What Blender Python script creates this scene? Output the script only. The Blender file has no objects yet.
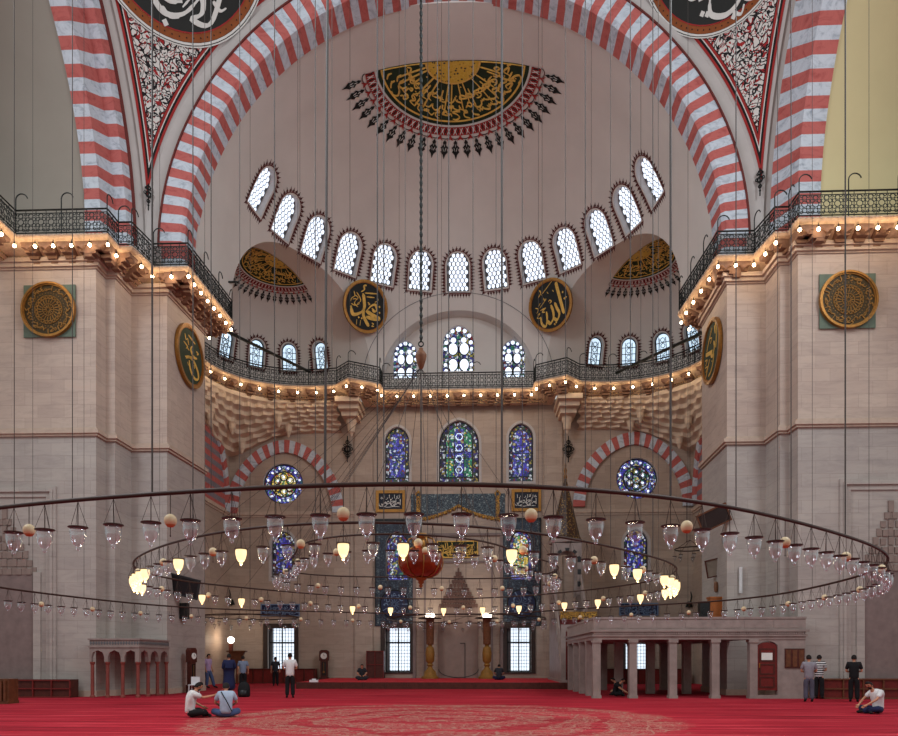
import bpy, math, random
from mathutils import Vector, Matrix
PI = math.pi
random.seed(7)
SC = bpy.context.scene
COL = SC.collection
R = math.radians
# ------------------------------------------------------------------ camera
F, CX, HY = 720.0, 449.0, 660.0
CAM = Vector((1.13, 0.0, 1.5)); YAW = math.atan(27 / 720)
FW = Vector((-math.sin(YAW), math.cos(YAW), 0)); RT = Vector((math.cos(YAW), math.sin(YAW), 0))
cam_d = bpy.data.cameras.new('camera'); cam = bpy.data.objects.new('camera', cam_d); COL.objects.link(cam)
cam.location = CAM; cam.rotation_euler = (PI / 2, 0, YAW)
cam_d.sensor_width = 36; cam_d.lens = F / 898 * 36; cam_d.shift_y = (HY - 368) / 898; cam_d.clip_end = 300
SC.camera = cam
def ray(px, py): return FW + RT * ((px - CX) / F) + Vector((0, 0, 1)) * ((HY - py) / F)
def at(px, py, Y):
    d = ray(px, py); return CAM + d * ((Y - CAM.y) / d.y)
def atz(px, py, z):
    d = ray(px, py); return CAM + d * ((z - CAM.z) / d.z)
def atX(px, Y): return at(px, 600, Y).x
# ------------------------------------------------------------------ materials
MATS = {}
def srgb(c): return tuple(((v / 255) / 12.92 if v / 255 <= .04045 else ((v / 255 + .055) / 1.055) ** 2.4) for v in c) + (1,)
class NT:
    def __init__(s, name):
        m = bpy.data.materials.new(name); m.use_nodes = True; s.m = m; s.t = m.node_tree
        s.b = s.t.nodes['Principled BSDF']; s.out = s.t.nodes['Material Output']
        s.tc = s.t.nodes.new('ShaderNodeTexCoord'); MATS[name] = m
    def n(s, typ, ins=None, **kw):
        nd = s.t.nodes.new(typ)
        for k, v in kw.items(): setattr(nd, k, v)
        for k, v in (ins or {}).items():
            if hasattr(v, 'is_output'): s.t.links.new(v, nd.inputs[k])
            else: nd.inputs[k].default_value = v
        return nd
    def mapped(s, scale=(1, 1, 1), rot=(0, 0, 0), src='Object', loc=(0, 0, 0)):
        return s.n('ShaderNodeMapping', {'Vector': s.tc.outputs[src], 'Scale': scale, 'Rotation': rot, 'Location': loc}).outputs[0]
    def ramp(s, fac, stops, interp='LINEAR'):
        nd = s.n('ShaderNodeValToRGB', {'Fac': fac}); cr = nd.color_ramp; cr.interpolation = interp
        while len(cr.elements) < len(stops): cr.elements.new(.5)
        for e, (p, c) in zip(cr.elements, stops): e.position = p; e.color = c if len(c) == 4 else srgb(c)
        return nd.outputs['Color']
    def mix(s, fac, a, b, typ='MIX'):
        nd = s.t.nodes.new('ShaderNodeMix'); nd.data_type = 'RGBA'; nd.blend_type = typ
        for i, v in ((0, fac), (6, a), (7, b)):
            if hasattr(v, 'is_output'): s.t.links.new(v, nd.inputs[i])
            else: nd.inputs[i].default_value = v
        return nd.outputs[2]
    def math(s, op, a, b=0.0, c=0.0):
        nd = s.t.nodes.new('ShaderNodeMath'); nd.operation = op
        for i, v in enumerate((a, b, c)):
            if hasattr(v, 'is_output'): s.t.links.new(v, nd.inputs[i])
            else: nd.inputs[i].default_value = v
        return nd.outputs[0]
    def link(s, a, b): s.t.links.new(a, b)
    def base(s, c, rough=.8, metal=0):
        if hasattr(c, 'is_output'): s.link(c, s.b.inputs['Base Color'])
        else: s.b.inputs['Base Color'].default_value = c
        s.b.inputs['Roughness'].default_value = rough; s.b.inputs['Metallic'].default_value = metal
        s.b.inputs['Specular IOR Level'].default_value = .3
        return s.m
    def bump(s, h, strength=.3, dist=.02):
        nd = s.n('ShaderNodeBump', {'Height': h, 'Strength': strength, 'Distance': dist}); s.link(nd.outputs[0], s.b.inputs['Normal'])
def plain(name, c, rough=.7, metal=0, var=.12, scale=3.0):
    t = NT(name); c = srgb(c)
    nz = t.n('ShaderNodeTexNoise', {'Vector': t.tc.outputs['Object'], 'Scale': scale, 'Detail': 5.0, 'Roughness': .6})
    d = tuple(v * (1 - var) for v in c[:3]) + (1,); l = tuple(min(1, v * (1 + var)) for v in c[:3]) + (1,)
    return t.base(t.ramp(nz.outputs['Fac'], [(.3, d), (.7, l)]), rough, metal)
def emit(name, c, strength):
    t = NT(name); t.base(srgb(c), .5)
    t.b.inputs['Emission Color'].default_value = srgb(c); t.b.inputs['Emission Strength'].default_value = strength
    return t.m
def stone(name, c1, c2, mortar, bw=1.1, bh=.52, axis='XZ', veins=.5):
    """coursed ashlar in real size; c1, c2 block colours"""
    t = NT(name)
    sp = t.n('ShaderNodeSeparateXYZ', {'Vector': t.tc.outputs['Object']})
    u = t.math('ADD', sp.outputs[0], t.math('MULTIPLY', sp.outputs[1], .83))
    v = t.n('ShaderNodeCombineXYZ', {'X': u, 'Y': sp.outputs[2]})
    br = t.n('ShaderNodeTexBrick', {'Vector': v.outputs[0], 'Color1': srgb(c1), 'Color2': srgb(c2), 'Mortar': srgb(mortar), 'Scale': 1.0,
        'Mortar Size': .006, 'Mortar Smooth': .6, 'Bias': 0.0, 'Brick Width': bw, 'Row Height': bh})
    st = t.n('ShaderNodeMapping', {'Vector': t.tc.outputs['Object'], 'Scale': (.35, .35, 1.6)})
    nz = t.n('ShaderNodeTexNoise', {'Vector': st.outputs[0], 'Scale': 2.2, 'Detail': 8.0, 'Roughness': .7, 'Distortion': 1.2})
    g = t.ramp(nz.outputs['Fac'], [(.3, (.62, .62, .64, 1)), (.55, (1, 1, 1, 1)), (.72, (1.0, .93, .9, 1))])
    big = t.n('ShaderNodeTexNoise', {'Vector': t.tc.outputs['Object'], 'Scale': .35, 'Detail': 3.0})
    g2 = t.ramp(big.outputs['Fac'], [(.35, (.86, .84, .85, 1)), (.65, (1, 1, 1, 1))])
    c = t.mix(veins, br.outputs['Color'], g, 'MULTIPLY'); c = t.mix(.8, c, g2, 'MULTIPLY')
    t.bump(br.outputs['Fac'], -.15, .01)
    return t.base(c, .6)
# ------------------------------------------------------------------ mesh builder
class MB:
    def __init__(s): s.v = []; s.f = []; s.mi = []; s.m = 0
    def add(s, vs, fs, m=None):
        o = len(s.v); s.v.extend([tuple(v) for v in vs]); mm = s.m if m is None else m
        for f in fs: s.f.append([i + o for i in f]); s.mi.append(mm)
        return s
    def box(s, x0, x1, y0, y1, z0, z1, m=None):
        vs = [(x, y, z) for z in (z0, z1) for y in (y0, y1) for x in (x0, x1)]
        return s.add(vs, [(0, 2, 3, 1), (4, 5, 7, 6), (0, 1, 5, 4), (2, 6, 7, 3), (0, 4, 6, 2), (1, 3, 7, 5)], m)
    def obox(s, fr, u0, u1, v0, v1, w0, w1, m=None):
        vs = [fr(u, v, w) for w in (w0, w1) for v in (v0, v1) for u in (u0, u1)]
        return s.add(vs, [(0, 2, 3, 1), (4, 5, 7, 6), (0, 1, 5, 4), (2, 6, 7, 3), (0, 4, 6, 2), (1, 3, 7, 5)], m)
    def prism(s, poly, fr, w0, w1, m=None):
        """2D polygon extruded from w0 to w1 in the frame fr(u,v,w)"""
        n = len(poly); vs = [fr(u, v, w0) for u, v in poly] + [fr(u, v, w1) for u, v in poly]
        fs = [list(range(n))[::-1], list(range(n, 2 * n))] + [(i, (i + 1) % n, n + (i + 1) % n, n + i) for i in range(n)]
        return s.add(vs, fs, m)
    def ringstrip(s, a, b, fr, w0, w1, m=None, closed=True):
        """solid band between two matching 2D outlines a, b"""
        n = len(a); k = n if closed else n - 1
        vs = [fr(u, v, w) for w in (w0, w1) for P in (a, b) for u, v in P]
        fs = []
        for i in range(k):
            j = (i + 1) % n
            fs += [(2 * n + i, 2 * n + j, 3 * n + j, 3 * n + i), (i, n + i, n + j, j), (i, j, 2 * n + j, 2 * n + i), (n + i, 3 * n + i, 3 * n + j, n + j)]
        if not closed: fs += [(0, 2 * n, 3 * n, n), (n - 1, 2 * n - 1, 4 * n - 1, 3 * n - 1)]
        return s.add(vs, fs, m)
    def tube(s, pts, r, seg=6, m=None, cap=True, closed=False):
        pts = [Vector(p) for p in pts]; n = len(pts)
        rs = r if isinstance(r, (list, tuple)) else [r] * n
        vs = []; prev = None
        for i, p in enumerate(pts):
            if closed: t = pts[(i + 1) % n] - pts[i - 1]
            else: t = pts[min(i + 1, n - 1)] - pts[max(i - 1, 0)]
            t = t.normalized() if t.length > 1e-9 else Vector((0, 0, 1))
            if prev is None:
                a = Vector((0, 0, 1)) if abs(t.z) < .9 else Vector((1, 0, 0)); u = t.cross(a).normalized()
            else:
                u = prev - t * prev.dot(t); u = u.normalized() if u.length > 1e-6 else t.orthogonal().normalized()
            w = t.cross(u); prev = u
            for k in range(seg):
                a = 2 * PI * k / seg; vs.append(p + (u * math.cos(a) + w * math.sin(a)) * rs[i])
        fs = []
        for i in range(n if closed else n - 1):
            j = (i + 1) % n
            for k in range(seg):
                l = (k + 1) % seg; fs.append((i * seg + k, i * seg + l, j * seg + l, j * seg + k))
        if cap and not closed: fs += [list(range(seg))[::-1], [(n - 1) * seg + k for k in range(seg)]]
        return s.add(vs, fs, m)
    def lathe(s, prof, o=(0, 0, 0), seg=12, m=None, sx=1, sy=1):
        n = len(prof); vs = [(o[0] + r * math.cos(2 * PI * k / seg) * sx, o[1] + r * math.sin(2 * PI * k / seg) * sy, o[2] + z) for r, z in prof for k in range(seg)]
        fs = [(i * seg + k, i * seg + (k + 1) % seg, (i + 1) * seg + (k + 1) % seg, (i + 1) * seg + k) for i in range(n - 1) for k in range(seg)]
        if prof[0][0] > 1e-4: fs.append(list(range(seg))[::-1])
        if prof[-1][0] > 1e-4: fs.append([(n - 1) * seg + k for k in range(seg)])
        return s.add(vs, fs, m)
    def ball(s, c, r, seg=10, rings=6, m=None, sc=(1, 1, 1)):
        vs = [(c[0], c[1], c[2] - r * sc[2])]
        for i in range(1, rings):
            a = -PI / 2 + PI * i / rings
            for k in range(seg):
                b = 2 * PI * k / seg; vs.append((c[0] + r * sc[0] * math.cos(a) * math.cos(b), c[1] + r * sc[1] * math.cos(a) * math.sin(b), c[2] + r * sc[2] * math.sin(a)))
        vs.append((c[0], c[1], c[2] + r * sc[2])); L = len(vs) - 1
        fs = [(0, 1 + (k + 1) % seg, 1 + k) for k in range(seg)]
        for i in range(rings - 2):
            for k in range(seg):
                a = 1 + i * seg + k; b = 1 + i * seg + (k + 1) % seg; fs.append((a, b, b + seg, a + seg))
        b0 = 1 + (rings - 2) * seg; fs += [(b0 + k, b0 + (k + 1) % seg, L) for k in range(seg)]
        return s.add(vs, fs, m)
    def grid(s, fn, nu, nv, m=None):
        vs = [fn(i / nu, j / nv) for j in range(nv + 1) for i in range(nu + 1)]
        fs = [(j * (nu + 1) + i, j * (nu + 1) + i + 1, (j + 1) * (nu + 1) + i + 1, (j + 1) * (nu + 1) + i) for j in range(nv) for i in range(nu)]
        return s.add(vs, fs, m)
    def mesh(s, name, mats, smooth=None, fix=False):
        me = bpy.data.meshes.new(name); me.from_pydata(s.v, [], s.f)
        for m in (mats if isinstance(mats, (list, tuple)) else [mats]): me.materials.append(MATS[m])
        me.polygons.foreach_set('material_index', s.mi)
        if fix:
            import bmesh
            bm = bmesh.new(); bm.from_mesh(me); bmesh.ops.remove_doubles(bm, verts=bm.verts, dist=1e-4)
            bmesh.ops.recalc_face_normals(bm, faces=bm.faces); bm.to_mesh(me); bm.free()
        me.update()
        if smooth is not None:
            me.shade_smooth()
            if smooth > 0: me.set_sharp_from_angle(angle=R(smooth))
        return me
    def build(s, name, mats, parent=None, smooth=None, loc=None, fix=False):
        me = s.mesh(name, mats, smooth, fix); o = bpy.data.objects.new(name, me); COL.objects.link(o)
        if loc is not None: o.location = loc
        if parent is not None:
            o.parent = parent
            o.matrix_parent_inverse = Matrix.Translation(-Vector(parent.location)) if False else Matrix.Identity(4)
        return o
def tag(o, label=None, cat=None, group=None, kind=None):
    if label: o['label'] = label
    if cat: o['category'] = cat
    if group: o['group'] = group
    if kind: o['kind'] = kind
    return o
def empty(name, loc=(0, 0, 0), rz=0):
    o = bpy.data.objects.new(name, None); COL.objects.link(o); o.location = loc; o.rotation_euler = (0, 0, rz); o.empty_display_size = .1; return o
def copy_tree(o, parent=None):
    c = o.copy(); COL.objects.link(c); c.parent = parent
    for ch in list(o.children): copy_tree(ch, c)
    return c
def frame(o, u, v, w=None):
    o = Vector(o); u = Vector(u).normalized(); v = Vector(v).normalized(); w = Vector(w).normalized() if w is not None else u.cross(v)
    return lambda a, b, c=0.0: o + u * a + v * b + w * c
def local(fr0, o):
    o = Vector(o); return lambda a, b, c=0.0: fr0(a, b, c) - o
def arch_poly(hw, z0, z1, rise=None, n=14, pt=0.0):
    """outline of an arched opening: half width hw, from z0 to z1 (crown). pt sharpens the crown"""
    rise = hw if rise is None else rise; sp = z1 - rise; P = [(-hw, z0), (hw, z0)]
    for i in range(n + 1):
        a = PI * i / n; x = math.cos(a); y = math.sin(a)
        P.append((hw * x, sp + rise * (y * (1 - pt) + pt * (1 - abs(x)))))
    return P
def arch_curve(hw, zs, rise, n=40, pt=0.0, a0=0, a1=PI):
    return [(hw * math.cos(a0 + (a1 - a0) * i / n), zs + rise * (math.sin(a0 + (a1 - a0) * i / n) * (1 - pt) + pt * (1 - abs(math.cos(a0 + (a1 - a0) * i / n))))) for i in range(n + 1)]
def circ(r, n=32, cx=0, cy=0, ph=0): return [(cx + r * math.cos(2 * PI * i / n + ph), cy + r * math.sin(2 * PI * i / n + ph)) for i in range(n)]
def offset_out(poly, d):
    n = len(poly); out = []
    A = sum(poly[i][0] * poly[(i + 1) % n][1] - poly[(i + 1) % n][0] * poly[i][1] for i in range(n)); sg = 1 if A > 0 else -1
    for i in range(n):
        p0, p1, p2 = poly[i - 1], poly[i], poly[(i + 1) % n]
        e1 = Vector((p1[0] - p0[0], p1[1] - p0[1])); e2 = Vector((p2[0] - p1[0], p2[1] - p1[1]))
        if e1.length < 1e-6: e1 = e2
        if e2.length < 1e-6: e2 = e1
        n1 = Vector((e1.y, -e1.x)).normalized() * sg; n2 = Vector((e2.y, -e2.x)).normalized() * sg
        b = n1 + n2; b = b / max(b.dot(b) / 2, .3) if b.length > 1e-6 else n1
        out.append((p1[0] + b.x * d, p1[1] + b.y * d))
    return out
# surface of revolution with a super-elliptic profile
class Rev:
    def __init__(s, cx, cy, zs, Rh, Rv, n=2.3): s.c = (cx, cy); s.zs = zs; s.R = Rh; s.Rv = Rv; s.n = n
    def r(s, z):
        t = max(0, (z - s.zs) / s.Rv); return s.R * max(0, 1 - t ** s.n) ** (1 / s.n)
    def z(s, r): return s.zs + s.Rv * max(0, 1 - min(1, r / s.R) ** s.n) ** (1 / s.n)
    def p(s, az, z):
        r = s.r(z); return Vector((s.c[0] + r * math.sin(az), s.c[1] + r * math.cos(az), z))
    def pr(s, az, r, off=0.0):
        """by horizontal radius; off moves inward (towards the axis and down)"""
        z = s.z(r); e = .02; dz = (s.z(r + e) - s.z(max(0, r - e))) / (e + min(r, e)); L = math.hypot(1, dz)
        nr, nz = -dz / L, 1 / L
        rr = r - off * nr; z -= off * nz
        return Vector((s.c[0] + rr * math.sin(az), s.c[1] + rr * math.cos(az), z))
    def fr(s, az, z, off=0.0, flat=False):
        """frame on the surface: u to the right seen from inside, v up the meridian, w inward"""
        P = s.p(az, z); e = .05; t = (s.p(az, z + e) - s.p(az, z - e)).normalized(); u = Vector((math.cos(az), -math.sin(az), 0)); w = u.cross(t).normalized()
        if w.dot(Vector((s.c[0], s.c[1], z)) - P) < 0: w = -w
        r0 = max(s.r(z), 1)
        c = 0 if flat else 1
        return lambda a, b, d=0.0: P + u * a + t * b + w * (d + off + c * (a * a / (2 * r0) + b * b / (2 * s.R * 1.05)))

BULB_W = 6.0
def wpart(mb, name, mats, parent, smooth=None, fix=False):
    """build from world coordinates under an unrotated parent"""
    L = Vector((0, 0, 0)); q = parent
    while q is not None: L += q.location; q = q.parent
    mb.v = [(v[0] - L.x, v[1] - L.y, v[2] - L.z) for v in mb.v]
    return mb.build(name, mats, parent, smooth, fix=fix)
def wobj(mb, name, mats, loc, smooth=None, fix=False):
    mb.v = [(v[0] - loc[0], v[1] - loc[1], v[2] - loc[2]) for v in mb.v]
    return mb.build(name, mats, None, smooth, loc=loc, fix=fix)
stone('pier_stone', (190, 172, 158), (181, 163, 150), (148, 132, 122))
stone('pier_marble', (176, 168, 160), (167, 159, 152), (138, 130, 124))
stone('qibla_stone', (178, 160, 144), (167, 149, 134), (138, 120, 112), bw=1.3, bh=.5)
stone('marble_panel', (176, 160, 152), (160, 146, 140), (120, 108, 104), bw=2.2, bh=1.1)
plain('cornice_stone', (180, 160, 144), var=.1, scale=4)
plain('plaster_dome', (203, 197, 190), .9, var=.05, scale=.5)
plain('plaster_white', (178, 172, 168), .9, var=.06, scale=1.2)
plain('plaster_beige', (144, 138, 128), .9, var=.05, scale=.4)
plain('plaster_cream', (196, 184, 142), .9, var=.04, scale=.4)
plain('bracket_stone', (190, 164, 138), .8, var=.2, scale=6); plain('corbel_stone', (122, 92, 74), .8, var=.25, scale=6)
plain('bracket_dark', (120, 74, 56), .8, var=.25, scale=8)
plain('iron', (34, 38, 36), .5, .3)
plain('iron_brown', (58, 42, 36), .55, .3)
plain('wire', (66, 60, 56), .6, .2)
plain('gold', (148, 104, 50), .4, .6, var=.25, scale=8)
plain('gold_paint', (214, 172, 84), .6, .1, var=.2, scale=5)
plain('gold_dark', (150, 92, 34), .5, .4, var=.25, scale=8)
plain('ink', (22, 22, 20), .8, var=.2)
plain('ink_green', (28, 42, 22), .8, var=.3)
plain('board_green', (44, 56, 40), .7, var=.2)
plain('roundel_black', (20, 20, 16), .6, var=.2)
plain('paint_white', (206, 206, 200), .8, var=.05)
plain('paint_red', (150, 40, 38), .8, var=.15)
plain('paint_maroon', (96, 44, 40), .85, var=.2)
plain('paint_orange', (132, 70, 28), .7, var=.15)
plain('lead', (96, 98, 100), .6, var=.1)
plain('lead_dark', (40, 42, 44), .6, var=.1)
plain('white_frame', (206, 206, 206), .6, var=.05)
plain('wood_dark', (74, 32, 24), .5, var=.3, scale=6)
plain('wood_red', (104, 30, 26), .5, var=.25, scale=5)
plain('wood_brown', (96, 56, 34), .5, var=.3, scale=6)
plain('spire_wood', (110, 72, 48), .6, var=.3, scale=9)
plain('marble', (190, 178, 172), .45, var=.12, scale=2.5)
plain('marble_pink', (158, 112, 106), .5, var=.15, scale=3)
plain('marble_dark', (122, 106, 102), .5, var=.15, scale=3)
plain('egg', (204, 182, 146), .5, var=.08, scale=6)
plain('egg_dark', (176, 108, 70), .6, var=.15, scale=9)
plain('amber', (112, 38, 14), .25, .1, var=.3, scale=5)
plain('black_plastic', (24, 24, 26), .4, var=.1)
plain('screen_glass', (44, 40, 38), .2, var=.1)
plain('white_plastic', (214, 214, 216), .4, var=.04)
plain('red_carpet', (188, 30, 44), .95, var=.18, scale=2.2)
plain('paper', (216, 216, 210), .8, var=.03)
plain('curtain_navy', (26, 34, 66), .9, var=.2)
def _stripe(name, c, vein, var=.12):
    t = NT(name)
    mp = t.n('ShaderNodeMapping', {'Vector': t.tc.outputs['Object'], 'Scale': (.6, .6, 1.0)})
    nz = t.n('ShaderNodeTexNoise', {'Vector': mp.outputs[0], 'Scale': 2.5, 'Detail': 8.0, 'Roughness': .7, 'Distortion': 2.0})
    return t.base(t.ramp(nz.outputs['Fac'], [(.3, vein), (.5, c), (.75, tuple(min(255, v * 1.06) for v in c))]), .75)
_stripe('stripe_red', (176, 94, 88), (152, 70, 66)); _stripe('stripe_white', (186, 194, 202), (134, 144, 156))
_stripe('side_grey', (122, 116, 124), (96, 92, 98))
def _carpet():
    t = NT('carpet'); sp = t.n('ShaderNodeSeparateXYZ', {'Vector': t.tc.outputs['Object']}); x, y = sp.outputs[0], sp.outputs[1]
    st = t.n('ShaderNodeMapping', {'Vector': t.tc.outputs['Object'], 'Scale': (.12, 1.6, 1)})
    nz = t.n('ShaderNodeTexNoise', {'Vector': st.outputs[0], 'Scale': 1.4, 'Detail': 6.0, 'Roughness': .7})
    base = t.ramp(nz.outputs['Fac'], [(.3, (112, 20, 32)), (.52, (168, 34, 50)), (.7, (202, 70, 80))])
    row = t.n('ShaderNodeTexWave', {'Vector': t.tc.outputs['Object'], 'Scale': .42, 'Distortion': .3, 'Detail': 2.0}, wave_type='BANDS', bands_direction='Y')
    base = t.mix(.55, base, t.ramp(row.outputs['Fac'], [(0, (.72, .7, .7, 1)), (.2, (1, 1, 1, 1))]), 'MULTIPLY')
    # woven arabesque medallion under the dome
    dx = t.math('SUBTRACT', x, .1); dy = t.math('SUBTRACT', y, 18.2)
    d = t.math('SQRT', t.math('ADD', t.math('MULTIPLY', dx, dx), t.math('MULTIPLY', dy, dy)))
    rn = t.n('ShaderNodeTexNoise', {'Vector': t.tc.outputs['Object'], 'Scale': .9, 'Detail': 2.0})
    dd = t.math('ADD', d, t.math('MULTIPLY', rn.outputs['Fac'], 1.2))
    ins = t.n('ShaderNodeMapRange', {'Value': dd, 'From Min': 6.9, 'From Max': 6.4, 'To Min': 0.0, 'To Max': 1.0}).outputs[0]
    ring = t.n('ShaderNodeTexWave', {'Vector': t.n('ShaderNodeCombineXYZ', {'X': dx, 'Y': dy}).outputs[0], 'Scale': .2, 'Distortion': 8.0, 'Detail': 3.0, 'Detail Scale': 1.6}, wave_type='RINGS', rings_direction='Z')
    vo = t.n('ShaderNodeTexVoronoi', {'Vector': t.tc.outputs['Object'], 'Scale': 2.6}, feature='DISTANCE_TO_EDGE')
    vn = t.n('ShaderNodeTexNoise', {'Vector': t.tc.outputs['Object'], 'Scale': 5.5, 'Detail': 4.0, 'Distortion': 2.2})
    m1 = t.math('LESS_THAN', t.math('ABSOLUTE', t.math('SUBTRACT', vn.outputs['Fac'], .5)), .035)
    m2 = t.math('LESS_THAN', vo.outputs['Distance'], .05)
    m3 = t.math('GREATER_THAN', ring.outputs['Fac'], .2)
    m = t.math('MULTIPLY', t.math('MULTIPLY', t.math('MAXIMUM', m1, m2), ins), t.math('ADD', t.math('MULTIPLY', m3, .75), .25))
    c = t.mix(m, base, srgb((164, 112, 100)))
    fine = t.n('ShaderNodeTexNoise', {'Vector': t.tc.outputs['Object'], 'Scale': 60.0, 'Detail': 2.0}); t.bump(fine.outputs['Fac'], .3, .01)
    t.base(c, .95); t.b.inputs['Specular IOR Level'].default_value = .1
_carpet()
def _floral():
    """pendentive painting: white leaves and black flowers on red"""
    t = NT('floral_painting'); V = t.tc.outputs['Object']
    nz = t.n('ShaderNodeTexNoise', {'Vector': V, 'Scale': 1.6, 'Detail': 2.0})
    w = t.n('ShaderNodeVectorMath', {0: V}, operation='ADD'); sc = t.n('ShaderNodeVectorMath', {0: nz.outputs['Color']}, operation='SCALE'); sc.inputs['Scale'].default_value = .7
    t.link(sc.outputs[0], w.inputs[1])
    vo = t.n('ShaderNodeTexVoronoi', {'Vector': w.outputs[0], 'Scale': 1.9}); d = vo.outputs['Distance']
    ve = t.n('ShaderNodeTexVoronoi', {'Vector': w.outputs[0], 'Scale': 4.4}, feature='DISTANCE_TO_EDGE')
    v2 = t.n('ShaderNodeTexVoronoi', {'Vector': w.outputs[0], 'Scale': 3.6})
    red = srgb((150, 34, 36)); wh = srgb((206, 204, 198)); bk = srgb((26, 24, 26))
    n2 = t.n('ShaderNodeTexNoise', {'Vector': w.outputs[0], 'Scale': 3.2, 'Detail': 1.0, 'Distortion': 2.5})
    redm = t.math('LESS_THAN', n2.outputs['Fac'], .44)
    leaf = t.mix(redm, wh, red)
    leaf = t.mix(t.math('LESS_THAN', ve.outputs['Distance'], .075), leaf, bk)
    # flowers
    ang = t.n('ShaderNodeTexVoronoi', {'Vector': w.outputs[0], 'Scale': 11.0})
    petal = t.mix(t.math('LESS_THAN', ang.outputs['Distance'], .42), wh, bk)
    c = t.mix(t.math('LESS_THAN', d, .34), leaf, bk); c = t.mix(t.math('LESS_THAN', d, .29), c, petal); c = t.mix(t.math('LESS_THAN', d, .08), c, red)
    t.base(c, .85)
_floral()
def _tiles(name, c0, c1, c2, scale):
    t = NT(name); V = t.tc.outputs['Object']
    vo = t.n('ShaderNodeTexVoronoi', {'Vector': V, 'Scale': scale}); ve = t.n('ShaderNodeTexVoronoi', {'Vector': V, 'Scale': scale}, feature='DISTANCE_TO_EDGE')
    c = t.mix(t.math('LESS_THAN', vo.outputs['Distance'], .3), srgb(c0), srgb(c1)); c = t.mix(t.math('LESS_THAN', ve.outputs['Distance'], .06), c, srgb(c2))
    t.base(c, .35)
_tiles('tile_blue', (44, 54, 66), (118, 130, 132), (84, 98, 104), 5.0)
_tiles('tile_dark', (30, 36, 50), (78, 92, 104), (56, 68, 84), 6.0)
_tiles('tile_navy', (20, 28, 64), (60, 76, 120), (120, 134, 160), 7.0)
_tiles('gold_ornament', (70, 44, 14), (176, 122, 40), (200, 150, 60), 9.0)
_tiles('green_gold', (30, 40, 22), (150, 130, 40), (176, 150, 50), 7.0)
_tiles('iron_tracery', (30, 34, 32), (70, 60, 44), (20, 20, 20), 9.0)
_tiles('ornate_grille', (60, 44, 30), (170, 130, 84), (206, 170, 120), 5.0)
_tiles('sun_gold', (200, 158, 40), (50, 40, 12), (206, 170, 60), 5.5)
def _stained(name, stops, scale, strength, leadw=.05):
    t = NT(name); V = t.tc.outputs['Object']
    vo = t.n('ShaderNodeTexVoronoi', {'Vector': V, 'Scale': scale}); ve = t.n('ShaderNodeTexVoronoi', {'Vector': V, 'Scale': scale}, feature='DISTANCE_TO_EDGE')
    s = t.n('ShaderNodeSeparateColor', {'Color': vo.outputs['Color']})
    c = t.ramp(s.outputs[0], stops, 'CONSTANT')
    c = t.mix(t.math('LESS_THAN', ve.outputs['Distance'], leadw), c, (0.008, .008, .01, 1))
    t.base((.02, .02, .02, 1), .4); t.link(c, t.b.inputs['Emission Color']); t.b.inputs['Emission Strength'].default_value = strength
_stained('stained_violet', [(0, (64, 56, 176)), (.2, (30, 36, 110)), (.36, (110, 116, 210)), (.5, (200, 208, 232)), (.66, (40, 84, 96)), (.74, (120, 44, 60)), (.8, (56, 60, 150)), (.92, (170, 160, 110))], 7.5, .95, .06)
_stained('stained_mixed', [(0, (30, 40, 90)), (.2, (60, 120, 100)), (.34, (220, 226, 230)), (.48, (60, 60, 150)), (.6, (150, 140, 60)), (.7, (120, 40, 50)), (.8, (160, 176, 210)), (.92, (20, 20, 40))], 8, .9)
_stained('stained_border', [(0, (24, 28, 60)), (.22, (200, 204, 214)), (.34, (40, 70, 50)), (.5, (60, 50, 120)), (.62, (150, 130, 60)), (.72, (210, 216, 224)), (.82, (110, 40, 40)), (.9, (24, 24, 36))], 7.5, .8)
_stained('stained_green', [(0, (30, 110, 90)), (.3, (70, 160, 110)), (.5, (210, 226, 220)), (.62, (30, 60, 110)), (.8, (40, 130, 70)), (.92, (200, 180, 70))], 9, 1.0)
_stained('stained_gold', [(0, (206, 176, 70)), (.3, (236, 226, 170)), (.5, (60, 110, 120)), (.62, (230, 232, 236)), (.76, (150, 70, 40)), (.86, (70, 150, 90))], 9, 1.2)
emit('daylight', (218, 230, 246), 1.5)
emit('daylight_blue', (196, 220, 240), 1.35)
emit('daylight_low', (222, 236, 250), 1.5)
emit('bulb_glow', (255, 232, 190), 26)
emit('cup_glow', (255, 226, 170), 1.25)
emit('lamp_white', (255, 244, 224), 14)
def _glass():
    t = NT('clear_glass'); t.t.nodes.remove(t.b)
    tr = t.n('ShaderNodeBsdfTransparent', {'Color': (.95, .95, .95, 1)}); gl = t.n('ShaderNodeBsdfGlossy', {'Color': (.85, .9, .95, 1), 'Roughness': .08})
    lw = t.n('ShaderNodeLayerWeight', {'Blend': .35}); mx = t.n('ShaderNodeMixShader', {0: t.math('ADD', t.math('MULTIPLY', lw.outputs['Facing'], .7), .07)})
    df = t.n('ShaderNodeBsdfTranslucent', {'Color': (.55, .75, .8, 1)}); m2 = t.n('ShaderNodeMixShader', {0: .1}); t.link(tr.outputs[0], m2.inputs[1]); t.link(df.outputs[0], m2.inputs[2])
    t.link(m2.outputs[0], mx.inputs[1]); t.link(gl.outputs[0], mx.inputs[2]); t.link(mx.outputs[0], t.out.inputs['Surface'])
_glass()
plain('plaster_pink', (168, 134, 122), .9, var=.05, scale=.5)
plain('green_slate', (92, 106, 92), .6, var=.12); plain('gold_dark2', (58, 44, 16), .5, .2, var=.3, scale=10); plain('lettering_navy', (16, 18, 34), .5, var=.1)
plain('tile_navy2', (26, 34, 66), .4, var=.2, scale=8); plain('tile_script', (108, 130, 160), .5, var=.1)
plain('skin', (186, 132, 104), .6, var=.06); plain('hair_black', (24, 18, 16), .8, var=.2); plain('sock_dark', (30, 28, 30), .8, var=.1)
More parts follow.
